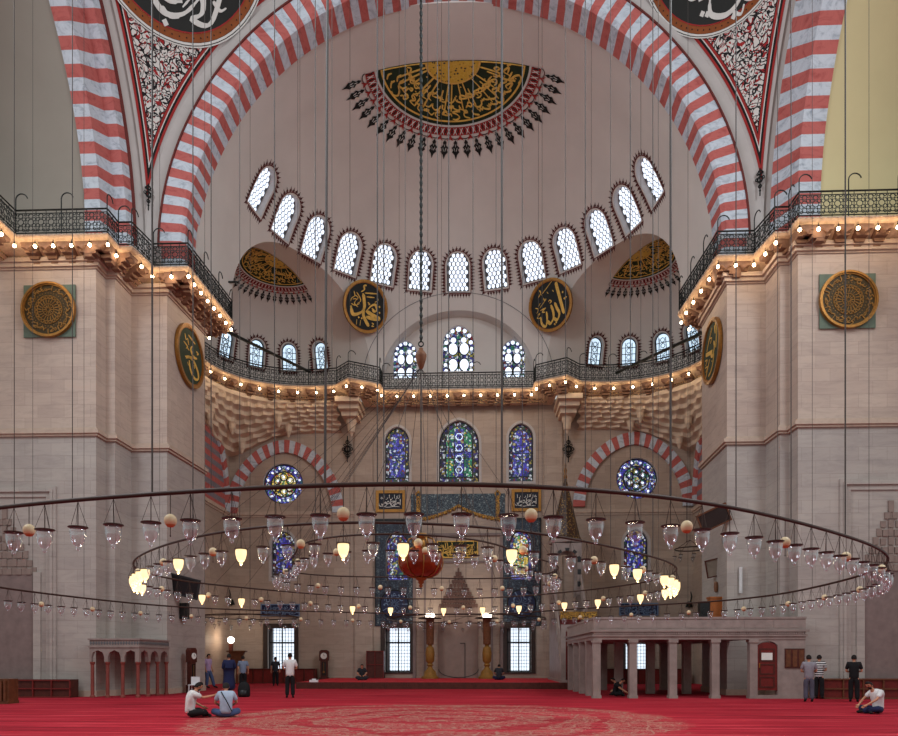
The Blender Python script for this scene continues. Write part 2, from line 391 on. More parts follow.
for _n, _c in (('white', (206, 204, 204)), ('black', (20, 19, 22)), ('dark', (40, 42, 48)), ('navy', (30, 36, 70)), ('greyblue', (120, 134, 156)), ('lilac', (176, 150, 186)), ('jeans', (70, 86, 124)), ('grey', (132, 128, 136)), ('jeansgrey', (78, 78, 92)), ('paleblue', (158, 172, 192))): plain('cloth_' + _n, _c, .9, var=.1, scale=8)
def _striped():
    t = NT('cloth_striped'); w = t.n('ShaderNodeTexWave', {'Vector': t.tc.outputs['Object'], 'Scale': 3.6}, wave_type='BANDS', bands_direction='Z'); t.base(t.ramp(w.outputs['Fac'], [(0, (24, 24, 28)), (.5, (205, 203, 203))], 'CONSTANT'), .9)
_striped()
plain('wood_orange', (150, 84, 40), .5, var=.2); plain('screen_paper', (124, 112, 100), .8, var=.15); plain('marble_niche', (136, 116, 106), .7, var=.1, scale=2); plain('marble_pinkdark', (100, 74, 66), .7, var=.12, scale=4)
_tiles('spire_patterned', (70, 48, 36), (150, 116, 60), (40, 28, 24), 9.0)
plain('black_cloth', (22, 22, 24), .85, var=.15)
plain('marble_old', (140, 126, 120), .5, var=.18, scale=2.5); plain('niche_stone', (134, 118, 110), .7, var=.12, scale=4); plain('wood_black', (56, 44, 40), .6, var=.2)
plain('gold_dull', (140, 100, 44), .6, .1, var=.2, scale=5); plain('paint_darkred', (74, 34, 32), .85, var=.15)
plain('muqarnas_stone', (200, 180, 158), .85, var=.14, scale=1.6); plain('column_red', (126, 62, 54), .5, var=.15)
# ------------------------------------------------------------------ setting: floor, piers, walls
fl = MB(); fl.box(-27, 27, -6, 50, -.2, 0); tag(fl.build('floor', 'carpet'), kind='structure')
da = MB(); da.box(-8.2, 6.6, 37.3, 46.7, 0, .33); da.v = [(x, y, z) for x, y, z in da.v]
DAIS = tag(da.build('floor_dais', 'red_carpet'), kind='structure')
fr = MB(); fr.box(-8.25, 6.65, 37.2, 37.3, 0, .34)
for k in range(13): fr.box(-8.2 + k * 1.15, -8.15 + k * 1.15, 37.17, 37.2, .03, .31)
tag(fr.build('trim_1', 'wood_dark'), kind='structure')
YN = (28.9, 29.67, 31.1, 35.05)
def pier_plan(side, d=0.0):
    """outline of a pier, stepped at its corner; d swells it outward"""
    if side < 0: xs = (atX(96, 28.9), atX(115, 29.67), atX(167, 31.1), atX(205, 35.05))
    else: xs = (atX(798, 28.9), atX(780, 29.67), atX(727, 31.1), atX(702, 35.05))
    x1, x2, x3, x4 = xs; s = side; y1, y2, y3, y4 = YN
    return [(22 * s, y1 - d), (x1 - d * s, y1 - d), (x1 - d * s, y2 - d), (x2 - d * s, y2 - d), (x2 - d * s, y3 - d), (x3 - d * s, y3 - d), (x4 - d * s, y4), (22 * s, y4)]
ZB = 18.35; ZF = 18.2
ZS = 10.8
for s, nm in ((-1, 'left'), (1, 'right')):
    I = lambda u, v, w=0: Vector((u, v, w))
    for z0, z1, mat, nn in ((0, ZS, 'pier_marble', 'wall_pier_lower_' + nm), (ZS, ZB, 'pier_stone', 'wall_pier_upper_' + nm)):
        m = MB(); m.prism(pier_plan(s), I, z0, z1); tag(m.build(nn, mat), kind='structure')
    m = MB()
    for z0, z1, d in ((ZS - .14, ZS - .05, .1), (ZS - .05, ZS + .1, .18), (ZS + .1, ZS + .2, .07), (ZB - .85, ZB - .78, .06), (ZB - .78, ZB - .62, .16), (ZB - .62, ZB - .45, .26), (0, .25, .06)):
        m.prism(pier_plan(s, d), I, z0, z1)
    tag(m.build('trim_2' if s < 0 else 'trim_3', 'cornice_stone'), kind='structure')
    # pier above the gallery
    m = MB(); m.prism([(22 * s, 29.05), (14.6 * s, 29.1), (13.9 * s, 29.95), (13.2 * s, 30.3), (12.9 * s, 30.76), (11.7 * s, 30.9), (11.55 * s, 35.6), (22 * s, 35.6)], I, ZB, 18.42)
    m.prism([(12.95 * s, 30.35), (11.65 * s, 31.0), (11.5 * s, 35.6), (15 * s, 35.6), (15 * s, 30.6)], I, 18.4, 19.3)
    tag(m.build('wall_above_gallery_' + nm, 'plaster_white'), kind='structure')
# niches in the pier faces (frame, muqarnas hood, shaft)
def pier_niche(side, name):
    x0, x1 = (atX(-46, 28.9), atX(57, 28.9)) if side < 0 else (atX(839, 28.9), atX(942, 28.9))
    c = (x0 + x1) / 2; hw = (x1 - x0) / 2; f = frame((c, 28.9, 0), (1, 0, 0), (0, 0, 1), (0, -1, 0))
    root = tag(empty(name, (c, 28.9, 0)), kind='structure')
    m = MB()
    for a, b, w in ((0, .12, .1), (.12, .22, .16), (.22, .42, .07)):
        O = [(-hw + a, 0), (-hw + a, 8.6 - a), (hw - a, 8.6 - a), (hw - a, 0)]; P = [(-hw + b, 0), (-hw + b, 8.6 - b), (hw - b, 8.6 - b), (hw - b, 0)]
        m.ringstrip(O, P, f, 0, w, closed=False)
    wpart(m, 'niche_frame', 'pier_marble', root)
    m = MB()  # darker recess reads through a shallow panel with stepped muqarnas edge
    ph = 7.4; half = hw - .95
    tiers = 7
    for k in range(tiers):
        w = half * (1 - k / tiers); z = 5.0 + k * .34
        n = max(1, int(w / .2))
        for j in range(-n, n + 1):
            m.obox(f, j * w / n - .1, j * w / n + .1, z, z + .3 - .05 * (j % 2), .0, .05 + .03 * ((j + k) % 2))
    m.obox(f, -.1, .1, 7.3, 7.75, 0, .08); wpart(m, 'muqarnas_hood', 'niche_stone', root)
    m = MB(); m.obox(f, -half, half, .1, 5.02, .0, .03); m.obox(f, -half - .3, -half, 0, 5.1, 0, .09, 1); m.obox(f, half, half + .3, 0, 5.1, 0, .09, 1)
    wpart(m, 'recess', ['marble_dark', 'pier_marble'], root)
pier_niche(-1, 'wall_niche_left'); pier_niche(1, 'wall_niche_right')
# ---- great arch facing the camera, striped voussoirs
YA = 30.74; A = 13.2; YC = YA - A; ZC = 19.2; NV = 86
def vous(m, prof, P, n, k0=0, k1=None):
    """prof: list of (radius, offset) swept; P(r, off, a) -> point. Bands alternate materials 0/1"""
    k1 = n if k1 is None else k1
    for k in range(k0, k1):
        for i in range(len(prof) - 1):
            (r0, o0), (r1, o1) = prof[i], prof[i + 1]; sub = 2
            for q in range(sub):
                a, b = PI * (k + q / sub) / n, PI * (k + (q + 1) / sub) / n
                m.add([P(r0, o0, a), P(r1, o1, a), P(r1, o1, b), P(r0, o0, b)], [(0, 1, 2, 3)], k % 2)
m = MB(); vous(m, [(12.56, 30.8), (12.54, 30.6), (11.62, 30.6), (11.47, 30.72), (11.47, 32.0)], lambda r, o, a: (r * math.cos(a), o, ZC + r * math.sin(a)), 98)
for sx in (-1, 1): vous(m, [(12.56, 30.8), (12.54, 30.6), (11.62, 30.6), (11.47, 30.72), (11.47, 32.0)], lambda r, o, a: (sx * r, o, ZC + 11.6 * a), 98, -2, 0)
tag(m.build('wall_great_arch', ['stripe_white', 'stripe_red']), kind='structure')
for s, nm, pr in ((-1, 'left', [(12.92, 13.6), (12.9, 13.58), (12.5, 13.7), (12.5, 14.15), (11.6, 14.35), (11.6, 15.0), (11.75, 15.02)]), (1, 'right', [(12.92, 13.4), (12.9, 13.35), (11.9, 13.8), (11.6, 13.9), (11.6, 14.8), (11.75, 14.85)])):
    m = MB(); vous(m, pr, lambda r, o, a: (s * o, YC + r * math.cos(a), ZC + r * math.sin(a)), NV, 0, 66)
    vous(m, pr, lambda r, o, a: (s * o, YC + r, ZC + 11.6 * a), NV, -2, 0)
    n_ = 66
    m.grid(lambda u, v: (s * (13.6 - .36 * v), YC + (12.9 + .45 * v) * math.cos(PI * u * .77), ZC + (12.9 + .45 * v) * math.sin(PI * u * .77)), 60, 1, 2); m.grid(lambda u, v: (s * (13.6 - .36 * v), YC + 12.9 + .45 * v, ZC - .8 * u), 1, 1, 2); m.grid(lambda u, v: (s * (13.6 - .1 * v - .02), YC + (12.88 + .1 * v) * math.cos(PI * u * .77) , ZC + (12.88 + .1 * v) * math.sin(PI * u * .77)), 60, 1, 3)
    tag(m.build('wall_side_arch_' + nm, ['stripe_white', 'stripe_red', 'plaster_white', 'paint_maroon']), kind='structure')
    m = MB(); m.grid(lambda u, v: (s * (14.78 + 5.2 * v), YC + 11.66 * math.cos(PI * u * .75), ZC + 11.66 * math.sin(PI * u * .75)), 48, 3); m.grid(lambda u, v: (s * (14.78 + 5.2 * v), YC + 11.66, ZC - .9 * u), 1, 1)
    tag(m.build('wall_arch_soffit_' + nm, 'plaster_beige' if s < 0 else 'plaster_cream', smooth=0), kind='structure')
# thin maroon moulding round the great arch
m = MB(); n = 90
for r0, r1 in ((12.54, 12.61), (13.02, 13.07)):
    for rr, dy in ((0, 0),):
        O = [(r1 * math.cos(PI * i / n), ZC + r1 * math.sin(PI * i / n)) for i in range(n + 1)]; P = [(r0 * math.cos(PI * i / n), ZC + r0 * math.sin(PI * i / n)) for i in range(n + 1)]
        m.ringstrip(O, P, lambda u, v, w: (u, YA - .1 - w, v), 0, .1, closed=False)
m.v = m.v[:len(m.v) // 2]; m.f = [f for f in m.f if max(f) < len(m.v)]; m.mi = m.mi[:len(m.f)]
tag(m.build('trim_4', 'paint_maroon'), kind='structure')
m = MB(); m.ringstrip([(13.25 * math.cos(PI * i / n), ZC + 13.25 * math.sin(PI * i / n)) for i in range(n + 1)], [(12.5 * math.cos(PI * i / n), ZC + 12.5 * math.sin(PI * i / n)) for i in range(n + 1)], lambda u, v, w: (u, YA - w, v), -.3, 0, closed=False)
oc = [(13.2 * math.cos(PI * i / 80), ZC + 13.2 * math.sin(PI * i / 80)) for i in range(81)]
def se(i):
    c, q = math.cos(PI * i / 80), math.sin(PI * i / 80); k = (abs(c / 11.4) ** 2.3 + abs(q / 11.4) ** 2.3) ** (-1 / 2.3); return (k * c, ZC + k * q)
m.ringstrip([(13.2, ZF)] + oc + [(-13.2, ZF)], [(11.4, ZF)] + [se(i) for i in range(81)] + [(-11.4, ZF)], lambda u, v, w: (u, 31.85 + w, v), 0, .1, 1, closed=False)
tag(m.build('wall_arch_margin', ['plaster_white', 'plaster_dome']), kind='structure')
# ---- pendentives
def P_sph(x, y, off=0.0, sgn=1):
    d = Vector((x, y - YC)); h2 = 2 * A * A - d.x * d.x - d.y * d.y; z = math.sqrt(max(0, h2))
    v = Vector((d.x, d.y, z)); v = v * ((v.length - off) / v.length); return (v.x * sgn, YC + v.y, ZC + v.z)
def pendentive(s, nm):
    root = tag(empty('ceiling_pendentive_' + nm, (13.2 * s, YA, ZC)), kind='structure')
    m = MB()
    def g(u, v):
        dz = v * A; rho = math.sqrt(2 * A * A - dz * dz); a0 = math.asin(min(1, A / rho)); ph = (PI / 2 - a0) + (2 * a0 - PI / 2) * u
        return (s * rho * math.cos(ph), YC + rho * math.sin(ph), ZC + dz)
    m.grid(g, 40, 44); wpart(m, 'white_ground', 'plaster_white', root, smooth=0)
    def fld(m, d, off, mi):
        # region at distance > d from both edges
        N = 46
        def g2(u, v):
            lo = 2 * (A - d) ** 2; dz = math.sqrt(2 * A * A - lo) + (A - .05 - math.sqrt(2 * A * A - lo)) * v
            rho = math.sqrt(2 * A * A - dz * dz); a0 = math.asin(min(1, (A - d) / rho)); ph = (PI / 2 - a0) + (2 * a0 - PI / 2) * u
            q = Vector((rho * math.cos(ph), rho * math.sin(ph), dz)); q *= (q.length - off) / q.length
            return (s * q.x, YC + q.y, ZC + q.z)
        m.grid(g2, N, N, mi)
    for d, off, mi, pn in ((.1, .02, 'paint_red', 'red_line'), (.17, .03, 'ink', 'black_line'), (.23, .04, 'paint_white', 'white_line'), (.26, .05, 'paint_red', 'red_border'), (.33, .06, 'ink', 'dark_line'), (.35, .07, 'floral_painting', 'floral_field')):
        m = MB(); fld(m, d, off, 0); wpart(m, pn, mi, root, smooth=0)
    # finial under the tip
    f = frame((13.05 * s, 30.3, 20.75), Vector((1, s * .9, 0)), (0, 0, 1), Vector((-s * .9, 1, 0)) * -1)
    m = MB()
    c0 = Vector((13.2 * s * .985, YC + 13.2 * .985, 0))
    u = Vector((1, -s, 0)).normalized(); w = Vector((-s, -1, 0)).normalized()
    f1 = frame((c0.x, c0.y, 21.45), u, (0, 0, 1), w); f = lambda a, b, c=0: f1(a * .7, b * .72, c)
    for (x, z, r) in ((0, .55, .16), (0, .15, .2), (-.2, .2, .1), (.2, .2, .1), (0, -.25, .12), (0, -.5, .06), (-.15, .5, .07), (.15, .5, .07)):
        m.ringstrip(circ(r, 8, x, z), circ(r * .55, 8, x, z), f, .02, .06)
    m.prism([(-.03, -.8), (.03, -.8), (.03, .8), (-.03, .8)], f, .02, .06)
    wpart(m, 'painted_finial', 'ink', root)
    return root
PEND = {s: pendentive(s, n) for s, n in ((-1, 'left'), (1, 'right'))}
# ---- main semi-dome, exedrae, central tympanum recess: one cavity
SD = Rev(0, 34.9, ZC, 11.4, 11.4, 2.3)
EX = {}
YW = 46.6

def solid(name, mb, fix=True):
    me = mb.mesh(name, ['plaster_dome', 'plaster_white'], None, fix); o = bpy.data.objects.new(name, me); COL.objects.link(o); return o
def boolean(a, b, op='UNION'):
    md = a.modifiers.new('b', 'BOOLEAN'); md.operation = op; md.solver = 'EXACT'; md.object = b
    dg = bpy.context.evaluated_depsgraph_get(); dg.update(); me = bpy.data.meshes.new_from_object(a.evaluated_get(dg)); a.modifiers.remove(md)
    a.data = me; bpy.data.objects.remove(b)
def rev_solid(S, a0, a1, na, ext):
    """closed solid under a surface of revolution; ext: list of (plan) shifts towards the camera"""
    m = MB(); zs = [ZF, S.zs - .4] + [S.zs + S.Rv * math.sin(PI / 2 * k / 22) for k in range(22)]
    # super-ellipse sampled by angle
    rows = []
    for k, z in enumerate(zs):
        r = S.R if z <= S.zs else S.r(z)
        row = [(S.c[0] + r * math.sin(a0 + (a1 - a0) * i / na), S.c[1] + r * math.cos(a0 + (a1 - a0) * i / na), z) for i in range(na + 1)]
        if ext is not None:
            e = Vector((ext[0], ext[1], 0)); row = [tuple(Vector(row[0]) + e)] + row + [tuple(Vector(row[-1]) + e)]
        rows.append(row)
    N = len(rows[0]); ap = (S.c[0], S.c[1], S.zs + S.Rv)
    vs = [v for r in rows for v in r]; fs = [(j * N + i, j * N + i + 1, (j + 1) * N + i + 1, (j + 1) * N + i) for j in range(len(rows) - 1) for i in range(N - 1)]
    L = len(rows) - 1
    if ext is not None:
        vs.append(ap); ia = len(vs) - 1; vs.append(tuple(Vector(ap) + e)); ib = len(vs) - 1
        fs += [(L * N + i, L * N + i + 1, ia) for i in range(1, N - 2)]
        fs += [(L * N, L * N + 1, ia, ib), (L * N + N - 2, L * N + N - 1, ib, ia)]
        fs.append([j * N for j in range(len(rows))] + [ib] + [j * N + N - 1 for j in range(len(rows) - 1, -1, -1)])
    else:
        vs.append(ap); ia = len(vs) - 1; fs += [(L * N + i, L * N + i + 1, ia) for i in range(N - 1)]
        fs.append([j * N for j in range(len(rows))] + [ia] + [j * N + N - 1 for j in range(len(rows) - 1, -1, -1)])
    fs.append([i for i in range(N)][::-1])
    m.add(vs, fs); return m
cav = solid('ceiling_semi_dome', rev_solid(SD, -PI / 2, PI / 2, 72, (0, -3.0)))
for s in (-1, 1):
    S = Rev(10.2 * s, 41.1, 19.3, 5.05, 5.3, 2.2); EX[s] = S; ca = math.radians(72) * s
    d = Vector((-math.sin(ca), -math.cos(ca), 0)) * 3.4
    boolean(cav, solid('t', rev_solid(S, ca - PI / 2, ca + PI / 2, 40, (d.x, d.y))))
m = MB(); m.prism(arch_poly(4.85, ZF, 23.7, 4.6, 30), lambda u, v, w: (u, w, v), 41.0, YW); boolean(cav, solid('t', m))
# window reveals
WIN = []
def win_prism(m, poly, f, depth, inn=.7):
    m.prism(poly, lambda u, v, w: f(u, v, w), -depth, inn, 1)
SDW = []
for k in range(-6, 7):
    az = R(13.4) * k; f = SD.fr(az, 25.65, flat=True); SDW.append(f)
EXW = []
for s in (-1, 1):
    for px, py in (((227, 340), (257, 350), (289, 354), (320, 353)) if s < 0 else ((596, 352), (629, 352), (662, 347), (691.5, 335))):
        q = at(px, py, 45.4); S = EX[s]; z = 21.0
        for it in range(8):
            q = at(px, py, q.y); v = Vector((q.x - S.c[0], q.y - S.c[1])); q.y += (math.sqrt(max(.1, S.r(z) ** 2 - v.x ** 2)) + S.c[1] - q.y)
        az = math.atan2(q.x - S.c[0], q.y - S.c[1]); EXW.append((s, S.fr(az, z, flat=True)))
TY = [(at(px, py, YW).x, at(px, py + 19, YW).z, at(px, py - 19 if abs(px - 458) > 9 else py - 27, YW).z, hw) for px, py, hw in ((405, 359, .78), (458.5, 352, 1.02), (513, 358, .78))]
m = MB()
for f in SDW: win_prism(m, arch_poly(.7, -1.06, 1.06, .72), f, .35)
for s, f in EXW: win_prism(m, arch_poly(.46, -.82, .82, .5), f, .3)
for x, z0, z1, hw in TY: m.prism(arch_poly(hw, z0, z1, hw * 1.15, pt=.15), lambda u, v, w, x=x: (x + u, w, v), YW - .5, YW + .3, 1)
boolean(cav, solid('t', m))
import bmesh
bm = bmesh.new(); bm.from_mesh(cav.data)
kill = [f for f in bm.faces if (f.normal.z < -.9 and f.calc_center_median().z < ZF + .05) or (f.normal.y < -.95 and f.calc_center_median().y < 32.0)]
bmesh.ops.delete(bm, geom=kill, context='FACES'); bmesh.ops.reverse_faces(bm, faces=bm.faces); bm.to_mesh(cav.data); bm.free()
cav.data.shade_smooth(); cav.data.set_sharp_from_angle(angle=R(28)); tag(cav, kind='structure')
# ---- lower qibla walls with window openings
f0 = frame((0, YW, 0), (1, 0, 0), (0, 0, 1), (0, -1, 0))
def X(px): return at(px, 600, YW).x
def Z(py): return at(458, py, YW).z
LOW = [('stained', 397, 426, 482, 12.2), ('stained', 459, 420, 482, 20), ('stained', 521, 424, 482, 12.2), ('tilewin', 397, 531, 580, 11), ('tilewin', 521, 530, 580, 11),
       ('sidewin', 283, 530, 578, 12), ('sidewin', 636, 530, 578, 12), ('rect', 398, 628, 672, 13), ('rect', 519, 628, 672, 12), ('rect', 281, 628, 672, 13.5), ('rect', 636, 628, 672, 13.5)]
ROSE = [(283, 482, 20.3), (637, 480, 20.3)]
wl = MB(); wl.box(-15.6, 15.6, YW, YW + 1.1, 0, ZF + .1)
w_o = bpy.data.objects.new('wall_qibla', wl.mesh('wall_qibla', ['qibla_stone', 'plaster_white'])); COL.objects.link(w_o)
m = MB()
for kd, px, y0, y1, hw in LOW:
    h = hw / 15.45
    if kd == 'rect': m.prism([(X(px) - h, Z(y1)), (X(px) + h, Z(y1)), (X(px) + h, Z(y0)), (X(px) - h, Z(y0))], f0, -.5, .5, 1)
    else: m.prism(arch_poly(h, Z(y1), Z(y0), h * 1.15, pt=.12), lambda u, v, w, c=X(px): f0(c + u, v, w), -.4, .5, 1)
for px, py, r in ROSE: m.prism(circ(r / 15.45, 40, X(px), Z(py)), f0, -.3, .5, 1)
bb = bpy.data.objects.new('t', m.mesh('t', ['plaster_white', 'plaster_white'], fix=True)); COL.objects.link(bb); boolean(w_o, bb, 'DIFFERENCE'); tag(w_o, kind='structure')
for s, nm in ((-1, 'left'), (1, 'right')):
    m = MB(); x = 15.0 * s; m.box(min(x, x + s), max(x, x + s), 34.9, YW + .2, 0, ZF + .1); tag(m.build('wall_' + nm, 'qibla_stone'), kind='structure')
# string course over the lower storey, thin cornice under the gallery
m = MB()
for z0, z1, d in ((Z(516), Z(514), .06), (Z(514), Z(510.5), .14), (Z(404), Z(402.5), .05)):
    for a, b in (((-15, X(374.5)), (X(541.5), 15)) if z0 < 14 else ((-15, 15),)): m.obox(f0, a, b, z0, z1, 0, d)
    for s in (-1, 1): m.box(*sorted((15 * s, (15 - d) * s)), 35, YW, z0, z1)
tag(m.build('trim_5', 'cornice_stone'), kind='structure')
# central bay: slight projection edges (pilaster strips)
m = MB()
for a, b in ((355, 373), (544, 562)): m.obox(f0, X(a), X(b), 0, ZF - 1.2, 0, .16)
tag(m.build('trim_6', 'qibla_stone'), kind='structure')
# ------------------------------------------------------------------ gallery on corbels with iron railing
def catmull(P, n):
    out = []
    for i in range(len(P) - 1):
        p0, p1, p2, p3 = P[max(i - 1, 0)], P[i], P[i + 1], P[min(i + 2, len(P) - 1)]
        for k in range(n):
            t = k / n
            out.append(tuple(.5 * ((2 * p1[j]) + (-p0[j] + p2[j]) * t + (2 * p0[j] - 5 * p1[j] + 4 * p2[j] - p3[j]) * t * t + (-p0[j] + 3 * p1[j] - 3 * p2[j] + p3[j]) * t ** 3) for j in range(len(p1))))
    out.append(tuple(P[-1])); return out
EXR = catmull([(-14.15, 37.2), (-14.2, 39.2), (-13.7, 41.2), (-12.6, 42.7), (-11.0, 43.6), (-9.4, 43.9), (-8.1, 43.85)], 3)
HALF = [(-17.15, 22.5), (-17.15, 27.95), (-13.45, 27.95), (-13.45, 28.85), (-12.9, 28.85), (-12.7, 30.4), (-11.2, 30.4), (-11.0, 35.4), (-11.6, 36.3), (-13.6, 36.4)] + EXR + [(-7.4, 43.75), (-6.5, 42.75), (-5.5, 43.3), (-4.75, 43.75), (-4.7, 44.75)]
PATH = HALF + [(-x, y) for x, y in HALF[::-1]]
def offs(path, d):
    """offset towards the wall (left of the walking direction)"""
    out = []
    for i, p in enumerate(path):
        a = Vector(path[max(i - 1, 0)]); b = Vector(p); c = Vector(path[min(i + 1, len(path) - 1)])
        e1 = (b - a) if i > 0 else (c - b); e2 = (c - b) if i < len(path) - 1 else e1
        n1 = Vector((-e1.y, e1.x)).normalized(); n2 = Vector((-e2.y, e2.x)).normalized(); m = n1 + n2
        m = m / max(m.dot(m) / 2, .45) if m.length > 1e-5 else n1
        out.append((b.x + m.x * d, b.y + m.y * d))
    return out
gal = tag(empty('gallery_balcony', (0, 44.8, ZF)), 'long stone gallery balcony with iron railing winding round both piers and the rear wall', 'balcony')
prof = [(d, 18.37 - (18.37 - z) * .5) for d, z in [(1.35, 17.15), (.95, 17.15), (.95, 17.3), (.8, 17.38), (.8, 17.55), (.35, 17.95), (.12, 18.02), (.0, 18.08), (-.06, 18.2), (-.06, 18.33), (0, 18.37), (1.35, 18.37)]]
m = MB(); N = len(PATH); L = [offs(PATH, d) for d, z in prof]
vs = [(L[k][i][0], L[k][i][1], prof[k][1]) for k in range(len(prof)) for i in range(N)]
m.add(vs, [(k * N + i, k * N + i + 1, (k + 1) * N + i + 1, (k + 1) * N + i) for k in range(len(prof) - 1) for i in range(N - 1)])
wpart(m, 'slab', 'bracket_stone', gal, fix=True)
# carved band below the slab
m = MB(); O = offs(PATH, .93); P2 = offs(PATH, 1.0)
for i in range(N - 1):
    m.add([(O[i][0], O[i][1], 17.77), (O[i + 1][0], O[i + 1][1], 17.77), (O[i + 1][0], O[i + 1][1], 17.83), (O[i][0], O[i][1], 17.83)], [(0, 1, 2, 3)])
m2 = MB(); O = offs(PATH, .78)
for i in range(N - 1):
    m2.add([(O[i][0], O[i][1], 17.88), (O[i + 1][0], O[i + 1][1], 17.88), (O[i + 1][0], O[i + 1][1], 17.965), (O[i][0], O[i][1], 17.965)], [(0, 1, 2, 3)])
m2.v += m.v; m2.f += [[j + len(m2.v) - len(m.v) for j in f] for f in m.f]; m2.mi += m.mi
wpart(m2, 'carved_band', 'ornate_grille', gal)
m = MB(); O = offs(PATH, -.065)
acc = 0
def walk(path, step, start=0.0, lo=None):
    """points every `step` along the path: (point, tangent)"""
    out = []; s = -start
    for i in range(len(path) - 1):
        a = Vector(path[i]); b = Vector(path[i + 1]); d = (b - a).length
        if d < 1e-6: continue
        t = (b - a) / d; x = -s if s < 0 else (step - s % step) % step
        x = (step - (acc_walk[0] % step)) % step if acc_walk else x
        while x <= d: out.append((a + t * x, t)); x += step
        acc_walk[0] += d
    return out
acc_walk = [0.0]
for p, t in walk(PATH, .16):
    n = Vector((t.y, -t.x)); c = p + n * .065
    f = frame((c.x, c.y, 18.318), (t.x, t.y, 0), (0, 0, 1), (n.x, n.y, 0)); m.obox(f, -.045, .045, -.025, .025, -.02, .03)
tag(wpart(m, 'dentil_band', 'cornice_stone', gal), kind='stuff')
# segment based: corbels, posts, tracery, lamps
segs = [(Vector(PATH[i]), Vector(PATH[i + 1])) for i in range(N - 1)]
# merge the short curved pieces into runs of equal spacing
acc_walk = [0.0]
corb = []
runs = []; cur = [PATH[0]]
for i in range(1, N - 1):
    a = (Vector(PATH[i]) - Vector(PATH[i - 1])).normalized(); b = (Vector(PATH[i + 1]) - Vector(PATH[i])).normalized()
    cur.append(PATH[i])
    if a.dot(b) < .84: runs.append(cur); cur = [PATH[i]]
cur.append(PATH[-1]); runs.append(cur)
def rl(r): return sum((Vector(r[i + 1]) - Vector(r[i])).length for i in range(len(r) - 1))
def along(r, s):
    for i in range(len(r) - 1):
        a, b = Vector(r[i]), Vector(r[i + 1]); d = (b - a).length
        if s <= d + 1e-6 or i == len(r) - 2: return a + (b - a) * (s / d), (b - a) / d
        s -= d
corbel_n = 0
cmesh = None
bulbs = []
def corbel_mesh():
    m = MB(); f = lambda u, v, w: (u, w, v)
    W = .26
    # stepped console: depth w (towards the room is -y), heights measured from the slab underside
    for z0, z1, d0, w in ((-.32, -.02, .15, W), (-.52, -.32, .38, W * .85), (-.72, -.52, .6, W * .7), (-.88, -.72, .78, W * .5)):
        z0 *= .62; z1 *= .62; m.prism([(-w, z0), (w, z0), (w + .04, z1), (-w - .04, z1)], lambda u, v, q: (u, q, v), d0, 1.1)
    m.prism([(-W * .6, -.18), (W * .6, -.18), (0, -.33)], lambda u, v, q: (u, q, v), .12, .4)
    return m.mesh('corbel', 'corbel_stone')
cmesh = corbel_mesh(); cinset = MB()
cinset.prism([(-.17, -.16), (.17, -.16), (.1, -.03), (-.1, -.03)], lambda u, v, q: (u, q, v), .12, .16); cdark = cinset.mesh('corbel_inset', 'bracket_dark')
corbels = []
for r in runs:
    Lr = rl(r)
    if Lr < .8: n = 1
    else: n = max(1, round(Lr / (.76 if r[0][1] < 35 else 1.08)))
    for k in range(n):
        p, t = along(r, Lr * (k + .5) / n); nn = Vector((-t.y, t.x))
        if n == 1 and Lr < .7: continue
        o = bpy.data.objects.new('corbel', cmesh); COL.objects.link(o); o.parent = gal
        o.location = Vector((p.x, p.y, 18.21)) - gal.location; o.rotation_euler = (0, 0, math.atan2(t.y, t.x)); corbels.append(o)
        q = p + nn * .05 + t * .38; bulbs.append((Vector((q.x, q.y, 18.03)), t, nn))
# railing
rail = MB(); bars = MB(); trac = MB(); posts = []
H0, H1 = 18.4, 19.36
for r in runs:
    P3 = [(x, y) for x, y in r]
    for z, rr in ((H0 + .05, .025), (H1, .04), (H1 - .13, .018), (H0 + .16, .015)):
        rail.tube([(x, y, z) for x, y in P3], rr, 4)
    Lr = rl(r); n = max(1, round(Lr / .42))
    for k in range(n):
        s0 = Lr * k / n; p, t = along(r, s0); s1 = Lr * (k + 1) / n; q, t2 = along(r, s1); c = (p + q) / 2; tt = (q - p).normalized(); w = (q - p).length / 2
        bars.tube([(p.x, p.y, H0), (p.x, p.y, H1)], .016, 4, cap=False)
        f = frame((c.x, c.y, (H0 + H1) / 2), (tt.x, tt.y, 0), (0, 0, 1))
        if (c.y > 43 and abs(c.x) > 9 and False): continue
        for (cx, cz, rad, sg) in ((0, 0, .12, 8), (0, .24, .09, 6), (0, -.24, .09, 6), (w * .62, .12, .075, 5), (-w * .62, .12, .075, 5), (w * .62, -.12, .075, 5), (-w * .62, -.12, .075, 5), (w * .6, .3, .05, 5), (-w * .6, .3, .05, 5), (w * .6, -.32, .05, 5), (-w * .6, -.32, .05, 5)):
            trac.tube([f(cx + rad * math.cos(2 * PI * i / sg), cz + rad * math.sin(2 * PI * i / sg)) for i in range(sg)], .018, 3, closed=True)
    n = max(1, round(Lr / 1.9))
    for k in range(n):
        s0 = Lr * k / n; p, t = along(r, s0); nn = Vector((t.y, -t.x)); posts.append((p, t, nn))
trac.v, trac.f, trac.mi = trac.v + bars.v, trac.f + [[j + len(trac.v) for j in f] for f in bars.f], trac.mi + bars.mi
wpart(rail, 'hand_rail', 'iron', gal); wpart(trac, 'scroll_tracery', 'iron', gal)
for p, t, nn in posts:
    m = MB(); top = H1 + .42; P3 = [(p.x, p.y, H0), (p.x, p.y, top)]
    for i in range(1, 9):
        a = PI * i / 8 * .92; rr = .24; P3.append((p.x + (t.x) * rr * (1 - math.cos(a)), p.y + (t.y) * rr * (1 - math.cos(a)), top + rr * math.sin(a)))
    m.tube(P3, .024, 5); wpart(m, 'hooked_post', 'iron', gal)
